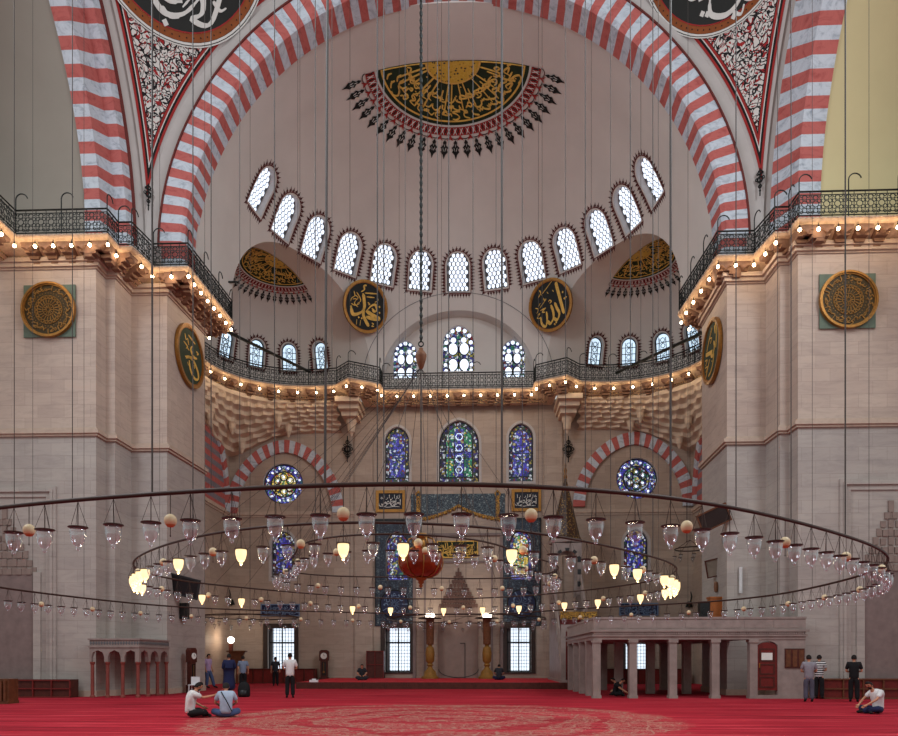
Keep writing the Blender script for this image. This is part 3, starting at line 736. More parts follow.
# bare bulbs under the slab
bm_ = MB(); bm_.ball((0, 0, -.075), .062, 10, 6, 0, (1, 1, 1.15)); bulb_me = bm_.mesh('light_bulb', 'bulb_glow', 0)
bm_ = MB(); bm_.lathe([(.03, 0), (.035, .02), (.03, .08), (.012, .1), (.012, .16)], seg=8); sock_me = bm_.mesh('socket', 'iron')
nb = 0
for p, t, nn in bulbs:
    o = bpy.data.objects.new('light_bulb', bulb_me); COL.objects.link(o); o.location = p - Vector((nn.x, nn.y, 0)) * -.0
    sct = bpy.data.objects.new('socket', sock_me); COL.objects.link(sct); sct.parent = o
    if p.x < -10.9 and p.y < 36: g = 'glowing bare bulb under the gallery floor around the left pier', 'bulbs under the gallery at the left pier'
    elif p.x > 10.9 and p.y < 36: g = 'glowing bare bulb under the gallery floor around the right pier', 'bulbs under the gallery at the right pier'
    elif abs(p.x) < 4.7: g = 'glowing bare bulb under the straight gallery above the middle wall windows', 'bulbs under the middle gallery'
    elif p.x < 0: g = 'glowing bare bulb under the curved gallery of the left corner', 'bulbs under the left curved gallery'
    else: g = 'glowing bare bulb under the curved gallery of the right corner', 'bulbs under the right curved gallery'
    tag(o, g[0], 'light bulb', g[1])
    l = bpy.data.lights.new('bulb_light', 'POINT'); l.energy = BULB_W; l.color = (1, .7, .42); l.shadow_soft_size = .07
    lo = bpy.data.objects.new('bulb_light', l); COL.objects.link(lo); lo.location = p + Vector((-nn.x * .12, -nn.y * .12, -.15))
# ---- muqarnas under the curved gallery
def muq(s, nm):
    U = 44; m = MB()
    base = catmull([(-14.4, 36.4), (-14.5, 39.2), (-14.15, 41.6), (-13.2, 43.2), (-11.6, 44.4), (-9.8, 44.8), (-8.3, 44.8), (-7.5, 44.7)], 16)
    n = len(base); tiers = 7; rows = []
    cor = []
    for i, (x, y) in enumerate(base):
        t = i / (n - 1); k = .44
        cor.append((-15.05, 36.4 + (46.65 - 36.4) * t / k) if t < k else (-15.05 + 7.5 * (t - k) / (1 - k), 46.65))
    ns = 26
    def row(k, ph):
        b = (k / tiers) ** 1.2; out = []
        for i in range(n):
            bx, by = base[i]; c = cor[i]; x = bx + (c[0] - bx) * b; y = by + (c[1] - by) * b
            ns_ = 22 if k < 2 else (18 if k < 4 else 14); a = abs(math.sin(PI * (ns_ * i / (n - 1) + ph)))
            dx, dy = -12 - x, 41 - y; L_ = math.hypot(dx, dy) or 1; d = .24 * (1 - a) * (0 if k == 0 else 1)
            out.append((s * (x + dx / L_ * d), y + dy / L_ * d))
        return out
    def zz(k, i=0):
        t = i / (n - 1); return 17.78 - (1.5 + 1.5 * math.exp(-((t - .42) / .2) ** 2)) * k / tiers
    n4 = n
    for k in range(tiers):
        A_ = row(k, .5 * (k % 2)); B = row(k + 1, .5 * ((k + 1) % 2)); 
        rows.append([(x, y, zz(k, i)) for i, (x, y) in enumerate(A_)]); rows.append([(x, y, zz(k, i) * .4 + zz(k + 1, i) * .6) for i, (x, y) in enumerate(A_)])
        rows.append([((x * .35 + u * .65), (y * .35 + v * .65), zz(k, i) * .18 + zz(k + 1, i) * .82) for i, ((x, y), (u, v)) in enumerate(zip(A_, B))])
    rows.append([(x * s if False else c[0] * s, c[1], zz(tiers, i)) for i, c in enumerate(cor)])
    vs = [v for r in rows for v in r]
    m.add(vs, [(j * n + i, j * n + i + 1, (j + 1) * n + i + 1, (j + 1) * n + i) for j in range(len(rows) - 1) for i in range(n - 1)])
    # little pendants
    for k, i in ((2, 20), (2, 70), (3, 46), (4, 30), (4, 78), (5, 54)):
        x, y = row(k, 0)[i]; m.lathe([(.0, -.75), (.06, -.7), (.12, -.5), (.2, -.38), (.22, -.1), (.3, .02), (.1, .1)], (x, y, zz(k, i) - .3), 8)
    tag(m.build('wall_muqarnas_' + nm, 'muqarnas_stone', fix=True), kind='structure')
    # hanging corbel on the pilaster
    m = MB(); c = at(350 if s < 0 else 568, 408, 45.2)
    for a, b, h in ((.75, .85, 17.75), (.62, .7, 17.45), (.5, .55, 17.15)):
        m.box(c.x - a, c.x + a, 46.6 - b * 3.0, 46.6, h - .3, h)
    m.lathe([(0, -1.2), (.06, -1.15), (.1, -1.0), (.22, -.9), (.26, -.5), (.34, -.35), (.34, -.1), (.5, 0)], (c.x, 45.7, 16.95), 12)
    tag(m.build('wall_hanging_corbel_' + nm, 'muqarnas_stone'), kind='structure')
    m = MB(); q = at(348 if s < 0 else 568, 450, YW); f = frame((q.x, YW - .17, q.z), (1, 0, 0), (0, 0, 1), (0, -1, 0))
    for (x, z, r) in ((0, .45, .14), (0, 0, .24), (-.26, 0, .12), (.26, 0, .12), (0, -.42, .14), (-.17, .24, .1), (.17, .24, .1), (-.17, -.24, .1), (.17, -.24, .1)):
        m.ringstrip(circ(r, 10, x, z), circ(r * .5, 10, x, z), f, .025, .045)
    m.prism([(-.03, -.85), (.03, -.85), (.03, .85), (-.03, .85)], f, .025, .045)
    o = m.build('painted_ornament', 'ink'); tag(o, 'black painted flower motif on the %s plaster strip beside the %s striped arch' % (('left', 'left') if s < 0 else ('right', 'right')), 'ornament')
    # striped wall arch
    c = X(285) if s < 0 else X(633.5)
    zs = Z(512 if s < 0 else 508); m = MB(); NVV = 32
    for k in range(NVV):
        for q in range(2):
            a0 = PI * (k + q / 2) / NVV; a1 = PI * (k + (q + 1) / 2) / NVV
            def pp(hw, rise, a): return (c + hw * math.cos(a), zs + rise * (math.sin(a) * .93 + .07 * (1 - abs(math.cos(a)))))
            ou = [pp(3.87, 4.75, a0), pp(3.87, 4.75, a1)]; inn = [pp(3.12, 3.95, a0), pp(3.12, 3.95, a1)]
            m.prism([ou[0], ou[1], inn[1], inn[0]], lambda u, v, w: (u, YW - w, v), 0, .22, k % 2)
    tag(m.build('wall_striped_arch_' + nm, ['stripe_white', 'stripe_red']), kind='structure')
    m = MB()
    for k in range(NVV):
        a0 = PI * k / NVV; a1 = PI * (k + 1) / NVV
        def pq(hw, rise, a): return (41.3 + hw * math.cos(a), zs + rise * (math.sin(a) * .93 + .07 * (1 - abs(math.cos(a)))))
        m.prism([pq(4.9, 6.3, a0), pq(4.9, 6.3, a1), pq(4.3, 5.5, a1), pq(4.3, 5.5, a0)], lambda u, v, w: (s * (15 - w), u, v), 0, .2, k % 2)
    for k in range(16):
        z0 = zs + k * .34; h = (z0 - zs) / 5.5; y1 = 41.3 + 4.3 * math.sqrt(max(0, 1 - h * h)); 
        if y1 > 42.2: m.box(*sorted((s * 15, s * 14.93)), 41.5, y1, z0, z0 + .34, 2 if k % 2 else 1)
    tag(m.build('wall_side_striped_arch_' + nm, ['stripe_white', 'stripe_red', 'side_grey']), kind='structure')
muq(-1, 'left'); muq(1, 'right')
# iron tie beams
for s, nm, pa, pb in ((-1, 'left', (226, 331, 37.5), (310, 372, 44)), (1, 'right', (616, 373, 44), (706, 331, 37.5))):
    m = MB(); a = at(*pa); b = at(*pb); m.tube([a, b], .085, 6); wo = wobj(m, 'tie_beam', 'iron', tuple(a)); tag(wo, 'long dark iron tie beam slanting across the %s corner vault windows' % nm, 'tie beam')
    m = MB(); a = at(205 if s < 0 else 713, 282, 34.6); b = at(237 if s < 0 else 683, 282, 36.3); m.tube([a, b], .05, 6); wo = wobj(m, 'tie_rod', 'iron', tuple(a)); tag(wo, 'short dark iron rod below the %s corner vault medallion' % nm, 'tie rod')
# ------------------------------------------------------------------ painting and lettering helpers
def resample(pts, n=8): return catmull([tuple(p) for p in pts], n) if len(pts) > 2 else [tuple(pts[0]), tuple(((pts[0][0] + pts[1][0]) / 2, (pts[0][1] + pts[1][1]) / 2)), tuple(pts[1])]
def stroke(m, pts, w, S, o0=.0, o1=.02, mi=None, pen=.9, n=5):
    """reed-pen stroke laid on surface S(u, v, off)"""
    P = resample(pts, n); L = []; Rr = []
    for i, p in enumerate(P):
        a = P[max(0, i - 1)]; b = P[min(len(P) - 1, i + 1)]; dx, dy = b[0] - a[0], b[1] - a[1]; l = math.hypot(dx, dy) or 1e-6
        k = abs(math.sin(math.atan2(dy, dx) - pen)); ww = w * (.45 + .55 * k); t = i / (len(P) - 1)
        if t < .08 or t > .92: ww *= .55
        L.append((p[0] - dy / l * ww / 2, p[1] + dx / l * ww / 2)); Rr.append((p[0] + dy / l * ww / 2, p[1] - dx / l * ww / 2))
    vs = [S(u, v, o1) for u, v in L] + [S(u, v, o1) for u, v in Rr] + [S(u, v, o0) for u, v in L] + [S(u, v, o0) for u, v in Rr]; k = len(P)
    fs = []
    for i in range(k - 1): fs += [(i, i + 1, k + i + 1, k + i), (2 * k + i, 2 * k + i + 1, i + 1, i), (k + i, k + i + 1, 3 * k + i + 1, 3 * k + i)]
    m.add(vs, fs, mi)
def dot(m, x, y, r, S, mi=None, o1=.02):
    P = [(x, y + r), (x + r, y), (x, y - r), (x - r, y)]; m.add([S(u, v, o1) for u, v in P], [(0, 1, 2, 3)], mi)
def annulus(m, r0, r1, a0, a1, S, o0, o1, mi=None, na=64, nr=2, cx=0, cy=0):
    m.grid(lambda u, v: S(cx + (r0 + (r1 - r0) * v) * math.sin(a0 + (a1 - a0) * u), cy + (r0 + (r1 - r0) * v) * math.cos(a0 + (a1 - a0) * u), o1), na, nr, mi)
    if o0 is not None:
        for r in (r0, r1):
            if r > 0: m.grid(lambda u, v: S(cx + r * math.sin(a0 + (a1 - a0) * u), cy + r * math.cos(a0 + (a1 - a0) * u), o0 + (o1 - o0) * v), na, 1, mi)
def letters(m, S, cx, cy, s, rng, kind=None, rot=0, w=.12, mi=None, o1=.02):
    """one Arabic-style letter group of height s"""
    kinds = {
        'alif': [[(0, .9), (.03, .3), (0, -.3)]], 'lam': [[(.1, .9), (.08, .1), (-.05, -.25), (-.3, -.3), (-.4, -.1)]],
        'nun': [[(.4, .15), (.35, -.25), (0, -.5), (-.35, -.3), (-.42, .1)]], 'ha': [[(.2, .1), (.0, .35), (-.25, .1), (-.1, -.2), (.2, .0), (.45, -.2)]],
        'waw': [[(.1, .2), (-.12, .32), (-.2, .1), (.12, .08), (.12, -.3), (-.35, -.55)]], 'jim': [[(-.45, .3), (.1, .35), (.4, .25), (-.1, .0), (-.35, -.35), (.0, -.6), (.4, -.5)]],
        'ra': [[(.2, .2), (.15, -.2), (-.3, -.45)]], 'kaf': [[(.5, .8), (-.1, .45), (.25, .05), (-.4, -.1)]], 'sad': [[(.5, .0), (.3, .3), (-.1, .1), (-.2, -.1), (.5, -.05)], [(-.2, -.1), (-.45, .1), (-.6, -.2)]],
        'sin': [[(.5, .15), (.42, -.1), (.25, .12), (.18, -.1), (.0, .12), (-.08, -.1), (-.5, -.3), (-.7, .05)]]}
    ks = kinds[kind or rng.choice(list(kinds))]; c, q = math.cos(rot), math.sin(rot)
    for st in ks: stroke(m, [(cx + (x * c - y * q) * s, cy + (x * q + y * c) * s) for x, y in st], w * s, S, 0, o1, mi, n=4)
def plane_S(f): return lambda u, v, o=0: f(u, v, o)
# ------------------------------------------------------------------ windows
WN = [0]
def win_root(loc):
    WN[0] += 1; r = tag(empty('window_%d' % WN[0], loc), kind='structure'); return r
def inside_arch(x, z, hw, z0, z1, rise, pad):
    if abs(x) > hw - pad or z < z0 + pad: return False
    sp = z1 - rise
    if z <= sp: return True
    return (x / (hw - pad)) ** 2 + ((z - sp) / (rise - pad)) ** 2 < 1
def honey(root, f, hw, z0, z1, rise, pitch, dw, r):
    m = MB(); m.prism(arch_poly(hw + .02, z0 - .02, z1 + .02, rise), f, dw - .03, dw, 0)
    rows = int((z1 - z0) / (pitch * .87)) + 1; cols = int(hw / pitch) + 2
    for j in range(rows):
        for i in range(-cols, cols + 1):
            x = (i + .5 * (j % 2)) * pitch; z = z0 + pitch * .55 + j * pitch * .87
            if inside_arch(x, z, hw, z0, z1, rise, r * .75): m.prism([(x + r * .92 * math.cos(a), z + r * 1.12 * math.sin(a)) for a in [PI / 3 * k + PI / 6 for k in range(6)]], f, dw, dw + .02, 1)
    wpart(m, 'window_pane', ['lead', 'daylight'], root)
def fringe(root, S, hw, z0, z1, rise, sz=.34, name='painted_border'):
    m = MB(); poly = arch_poly(hw, z0, z1, rise, 16)
    # resample the outline evenly
    P = []; n = len(poly)
    for i in range(n):
        a, b = Vector(poly[i]), Vector(poly[(i + 1) % n]); k = max(1, int((b - a).length / .12))
        for j in range(k): P.append(tuple(a + (b - a) * j / k))
    O1 = offset_out(P, sz * .2); O2 = offset_out(P, sz * .34); m.ringstrip(O2, O1, S, 0, .012, 0)
    L = 0; step = sz * .52; nxt = 0; tot = len(P)
    for i in range(tot):
        a, b = Vector(P[i]), Vector(P[(i + 1) % tot]); d = (b - a).length
        while L + d > nxt:
            p = a + (b - a) * ((nxt - L) / d); o = Vector(O1[i]) - a; o = o.normalized() if o.length > 1e-6 else Vector((0, 1)); t = Vector((-o.y, o.x))
            def q(u, v): w = p + o * v + t * u; return (w.x, w.y)
            s_ = sz * .2
            m.prism([q(-s_ * .5, sz * .34), q(s_ * .5, sz * .34), q(s_, sz * .6), q(s_ * .35, sz * .75), q(0, sz * 1.12), q(-s_ * .35, sz * .75), q(-s_, sz * .6)], S, 0, .014, 1)
            m.prism([q(step * .5 - s_ * .4, sz * .3), q(step * .5 + s_ * .4, sz * .3), q(step * .5, sz * .62)], S, 0, .013, 0)
            nxt += step
        L += d
    wpart(m, name, ['paint_maroon', 'paint_darkred'], root)
for k in range(13):
    az = R(13.4) * (k - 6); f = SDW[k]; o = f(0, 0, 0); root = win_root(o)
    honey(root, f, .7, -1.06, 1.06, .72, .262, -.3, .118)
    fringe(root, SD.fr(az, 25.65, .015), .72, -1.08, 1.08, .74)
for k, (s, f) in enumerate(EXW):
    o = f(0, 0, 0); root = win_root(o)
    m = MB(); m.prism(arch_poly(.47, -.83, .83, .5), f, -.26, -.24, 1)
    for x in (-.2, .2): m.obox(f, x - .02, x + .02, -.82, .55, -.24, -.2, 0)
    for z in (-.5, -.12, .26): m.obox(f, -.46, .46, z - .02, z + .02, -.24, -.2, 0)
    m.ringstrip(arch_poly(.47, -.83, .83, .5), arch_poly(.40, -.76, .76, .43), f, -.24, -.2, 0)
    for z in (-.68, -.3, .08, .42): m.ringstrip(circ(.15, 8, 0, z), circ(.11, 8, 0, z), f, -.24, -.2, 2)
    wpart(m, 'window_pane', ['lead_dark', 'daylight_blue', 'tile_blue'], root)
    S0 = EX[s]; p = Vector(o); az = math.atan2(p.x - S0.c[0], p.y - S0.c[1]); fringe(root, S0.fr(az, 21.0, .015), .48, -.84, .84, .52, .3)
for x, z0, z1, hw in TY:   # tympanum: white ovals in coloured glass
    f = frame((x, YW + .28, 0), (1, 0, 0), (0, 0, 1), (0, -1, 0)); root = win_root((x, YW, z0)); m = MB(); m.prism(arch_poly(hw + .02, z0, z1, hw * 1.15, pt=.15), f, -.02, .0, 0)
    H = z1 - z0 - hw * .9; rows = 2; ow = hw / 3.5; oh = H / rows * .36
    for j in range(rows):
        for i in (-1, 1):
            cx, cz = i * hw * .36, z0 + H * (j + .5) / rows
            e = lambda k: [(cx + ow * k * math.cos(a), cz + oh * k * math.sin(a)) for a in [2 * PI * q / 14 for q in range(14)]]
            m.prism(e(1.2), f, 0, .01, 2); m.prism(e(1), f, .01, .03, 1)
            for sx in (-1,): pass
        for i in (-1, 1): m.prism(circ(hw * .11, 10, i * hw * .84, z0 + H * (j + .5) / rows), f, 0, .03, 1)
    for a in range(7):
        t = PI * a / 6; m.prism(circ(hw * (.125 if a != 3 else .16), 10, hw * .78 * math.cos(t), z1 - hw * 1.0 + hw * .85 * math.sin(t)), f, 0, .03, 1)
    for q in (-.3, 0, .3): m.prism(circ(hw * .17, 10, q * hw * 1.1, z1 - hw * (.85 if q else .6)), f, 0, .03, 1 if q else 3)
    for q in range(-2, 3): m.prism(circ(hw * .12, 8, q * hw * .4, z0 + .12), f, 0, .03, 1)
    for q in (-.02, .02): m.obox(f, -.025, .025, z0, z0 + H, 0, .035, 2)
    wpart(m, 'window_pane', ['stained_mixed', 'daylight', 'lead_dark', 'stained_green'], root)
for kd, px, y0, y1, hwp in LOW:
    c = X(px); z0, z1, hw = Z(y1), Z(y0), hwp / 15.45; root = win_root((c, YW, z0)); f = frame((c, YW, 0), (1, 0, 0), (0, 0, 1), (0, -1, 0))
    if kd == 'rect':
        m = MB(); m.obox(f, -hw, hw, z0, z1, -.42, -.4); wpart(m, 'window_pane', 'daylight_low', root)
        m = MB(); H = z1 - z0
        for i in range(9): x = -hw + 2 * hw * (i + .5) / 9; m.obox(f, x - .014, x + .014, z0, z1, -.38, -.35)
        for i in range(13): z = z0 + H * (i + .5) / 13; m.obox(f, -hw, hw, z - .014, z + .014, -.38, -.35)
        wpart(m, 'window_grille', 'lead', root)
        m = MB(); m.ringstrip([(-hw - .28, z0 - .1), (hw + .28, z0 - .1), (hw + .28, z1 + .3), (-hw - .28, z1 + .3)], [(-hw, z0), (hw, z0), (hw, z1), (-hw, z1)], f, 0, .1, 0)
        for x in (-hw + .04, hw - .04, 0): m.obox(f, x - .04, x + .04, z0, z1, -.35, -.28, 1)
        if kd == 'rect': m.obox(f, -hw, -hw + .26, z0, z1, -.34, -.3, 2)
        m.obox(f, -hw, hw, z1 - H * .34, z1 - H * .34 + .09, -.35, -.28, 1); m.obox(f, -hw, hw, z0, z0 + .08, -.35, -.28, 1)
        wpart(m, 'window_frame', ['wood_black', 'lead_dark', 'lead'], root); continue
    base, inner = {'stained': ('stained_border', 'stained_violet'), 'tilewin': ('stained_violet', 'stained_gold'), 'sidewin': ('stained_border', 'stained_violet')}[kd]
    if kd == 'stained' and px == 459: inner = 'stained_green'
    if kd == 'tilewin' and px == 397: inner = 'stained_mixed'
    m = MB(); m.prism(arch_poly(hw + .02, z0, z1, hw * 1.15, pt=.12), f, -.32, -.3, 0)
    hi = hw * .66; m.ringstrip(arch_poly(hi + .04, z0 + .36, z1 - .3, hi * 1.15), arch_poly(hi, z0 + .4, z1 - .35, hi * 1.15), f, -.3, -.27, 2)
    m.prism(arch_poly(hi, z0 + .4, z1 - .35, hi * 1.15), f, -.3, -.285, 1)
    if px == 459:
        m.obox(f, -.3, .3, z0 + .4, z1 - .5, -.285, -.28, 3)
        for q in range(4): m.ringstrip(circ(.25, 6, 0, z0 + .85 + q * .72), circ(.21, 6, 0, z0 + .85 + q * .72), f, -.28, -.26, 4)
        for x in (-hi, -.32, .32, hi): m.obox(f, x - .025, x + .025, z0 + .4, z1 - 1.0, -.28, -.26, 2)
        for z in (z0 + 1.6, z0 + 2.3): m.obox(f, -hi, hi, z - .02, z + .02, -.28, -.26, 2)
        for i in (-1, 1): m.obox(f, i * .58 - .22, i * .58 + .22, z0 + 1.64, z0 + 2.26, -.285, -.28, 3)
    m.ringstrip(arch_poly(hw, z0, z1, hw * 1.15, pt=.12), arch_poly(hw - .06, z0 + .06, z1 - .06, hw * 1.12, pt=.12), f, -.3, -.26, 2)
    for z in (z0 + .34, (z0 + z1) / 2): m.obox(f, -hw, hw, z - .02, z + .02, -.28, -.26, 2)
    wpart(m, 'window_pane', [base, inner, 'lead_dark', 'stained_violet', 'daylight_blue'], root)
    if kd != 'tilewin':
        m = MB(); m.ringstrip(offset_out(arch_poly(hw, z0, z1, hw * 1.15, pt=.12), .16), arch_poly(hw, z0, z1, hw * 1.15, pt=.12), f, 0, .03); wpart(m, 'window_surround', 'plaster_white', root)
for px, py, rp in ROSE:
    c, z, r = X(px), Z(py), rp / 15.45; root = win_root((c, YW, z)); f = frame((c, YW - .0, z), (1, 0, 0), (0, 0, 1), (0, -1, 0)); m = MB()
    m.prism(circ(r + .02, 40), f, -.26, -.24, 0); m.ringstrip(circ(r, 40), circ(r - .07, 40), f, -.24, -.2, 2); m.ringstrip(circ(r * .66, 30), circ(r * .6, 30), f, -.24, -.2, 2)
    m.prism(circ(r * .6, 30), f, -.24, -.235, 3 if px > 400 else 4)
    for q in range(24):
        a = 2 * PI * q / 24; m.prism(circ(.075, 6, r * .82 * math.cos(a), r * .82 * math.sin(a)), f, -.24, -.21, 1 if q % 2 else 5)
    for q in range(6):
        a = 2 * PI * q / 6 + PI / 6; m.ringstrip(circ(r * .2, 12, r * .36 * math.cos(a), r * .36 * math.sin(a)), circ(r * .15, 12, r * .36 * math.cos(a), r * .36 * math.sin(a)), f, -.235, -.2, 2)
        m.prism(circ(r * .06, 6, r * .36 * math.cos(a), r * .36 * math.sin(a)), f, -.235, -.21, 1)
    m.prism(circ(r * .12, 8), f, -.235, -.21, 4); wpart(m, 'window_pane', ['stained_violet', 'daylight', 'lead_dark', 'stained_mixed', 'stained_gold', 'stained_green'], root)
# ------------------------------------------------------------------ apex paintings of the semi-domes
def apex(S, az0, rg, root, nfin, seed, scale=1.0, half=PI / 2):
    rng = random.Random(seed)
    T = lambda u, v, o=0: S.pr(math.atan2(u, v) + az0, max(.02, math.hypot(u, v)), .02 + o)
    k = rg / 3.8
    m = MB(); annulus(m, 0, rg, -half, half, T, None, .0, 0, 60, 14); wpart(m, 'green_field', 'ink_green', root)
    m = MB()
    annulus(m, rg * .925, rg * .95, -half, half, T, None, .03, 0, 60, 1)
    for sx in (-1, 1): stroke(m, [(sx * .0, .06 * k), (sx * rg * .5, .07 * k), (sx * rg * .93, .06 * k)], .05 * k, T, 0, .03, 0, n=12)
    r0 = rg * .36
    for i in range(int(22)):   # tall verticals towards the centre
        a = -1.38 + 2.76 * (i + .5) / 22 + rng.uniform(-.03, .03)
        if i % 4 == 3: continue
        ra, rb = r0 * (1.03 + .3 * (i % 3 == 2)), rg * rng.uniform(.62, .86)
        stroke(m, [(ra * math.sin(a), ra * math.cos(a)), ((ra + rb) / 2 * math.sin(a), (ra + rb) / 2 * math.cos(a)), (rb * math.sin(a), rb * math.cos(a))], .085 * k, T, 0, .03, 0)
    for i in range(54):
        a = -1.45 + 2.9 * (i + .5) / 54; r = rg * (.84, .6, .73)[i % 3]; letters(m, T, r * math.sin(a), r * math.cos(a), .55 * k * rng.uniform(.8, 1.1), rng, rng.choice(['nun', 'waw', 'jim', 'ha', 'sad', 'sin', 'ra', 'kaf']), -a + PI, .17, 0, .03)
    for i in range(40):
        a = rng.uniform(-1.45, 1.45); r = rg * rng.uniform(.42, .9); dot(m, r * math.sin(a), r * math.cos(a), .05 * k, T, 0, .03)
    wpart(m, 'gold_lettering', 'gold_paint', root)
    m = MB(); annulus(m, 0, r0, -half, half, T, None, .03, 0, 30, 4); wpart(m, 'sun_disc', 'sun_gold', root)
    m = MB(); annulus(m, r0 * .95, r0 * 1.02, -half, half, T, None, .04, 0, 40, 1); wpart(m, 'sun_rim', 'gold_paint', root)
    m = MB(); annulus(m, rg, rg * 1.025, -half, half, T, None, .02, 0, 60, 1); wpart(m, 'white_ring', 'paint_white', root)
    m = MB(); annulus(m, rg * 1.03, rg * 1.15, -half, half, T, None, .01, 0, 70, 1)
    rb = rg * 1.09; nb = int(nfin * 3)
    wpart(m, 'braided_ring', 'paint_red', root)
    m = MB()
    for i in range(nb):
        for sg in (-1, 1):
            a0 = -half + 2 * half * i / nb; a1 = -half + 2 * half * (i + 1) / nb; q0, q1 = (rg * 1.04, rg * 1.14) if sg > 0 else (rg * 1.14, rg * 1.04)
            stroke(m, [(q0 * math.sin(a0), q0 * math.cos(a0)), (q1 * math.sin(a1), q1 * math.cos(a1))], .06 * k, T, 0, .02, i % 2, n=1)
    for i in range(nfin):   # finials
        a = -half + 2 * half * (i + .5) / nfin; ca, sa = math.cos(a), math.sin(a)
        def q(u, v): return (sa * v + ca * u, ca * v - sa * u)
        w = rg * half * 2 / nfin * .64; b = rg * 1.15
        P = [q(u * w, b + v * rg) for u, v in ((0, .06), (-.35, .1), (-.2, .13), (-.75, .17), (-.45, .2), (-.7, .23), (-.25, .27), (0, .33), (.25, .27), (.7, .23), (.45, .2), (.75, .17), (.2, .13), (.35, .1))]
        m.add([T(u, v, .02) for u, v in P] + [T(*q(0, b + .19 * rg), .02)], [(j, (j + 1) % 14, 14) for j in range(14)])
        a1 = a + half / nfin
        arc = [q(w * 1.0 * math.cos(t), b + rg * .05 * math.sin(t)) for t in [PI * j / 6 for j in range(7)]]; stroke(m, arc, .035 * k, T, 0, .02, 0, n=2)
    for i in range(nfin):
        a = -half + 2 * half * (i + .5) / nfin; ca, sa = math.cos(a), math.sin(a)
        def q(u, v): return (sa * v + ca * u, ca * v - sa * u)
        w = rg * half * 2 / nfin * .64; b = rg * 1.15
        for (u, v, uu, vv) in ((-.3, .17, -.12, .22), (.3, .17, .12, .22)): stroke(m, [q(u * w, b + v * rg), q(uu * w, b + vv * rg)], .035 * k, T, 0, .035, 1, n=1)
        stroke(m, [q(0, b + .12 * rg), q(0, b + .16 * rg)], .03 * k, T, 0, .035, 1, n=1)
        a2 = a + half / nfin; sa, ca = math.sin(a2), math.cos(a2)
        if i < nfin - 1: m.add([T(*q(u * w, b + v * rg), .02) for u, v in ((0, -.01), (-.6, .075), (0, .05), (.6, .075))], [(0, 1, 2, 3)], 2)
    wpart(m, 'leaf_fringe', ['ink', 'paint_white', 'paint_red'], root)
ap = tag(empty('ceiling_painting', (0, 34.9, 30.6)), 'large green and gold half roundel with leaf fringe at the top of the great dome', 'ceiling painting')
apex(SD, 0, 3.72, ap, 25, 3)
for s, nm in ((-1, 'left'), (1, 'right')):
    S = EX[s]; ap = tag(empty('ceiling_painting', (S.c[0], S.c[1], S.zs + S.Rv)), 'small green and gold half roundel painted on the vault of the %s corner niche' % nm, 'ceiling painting')
    apex(S, R(64) * s, 2.2, ap, 25, 5 + s)
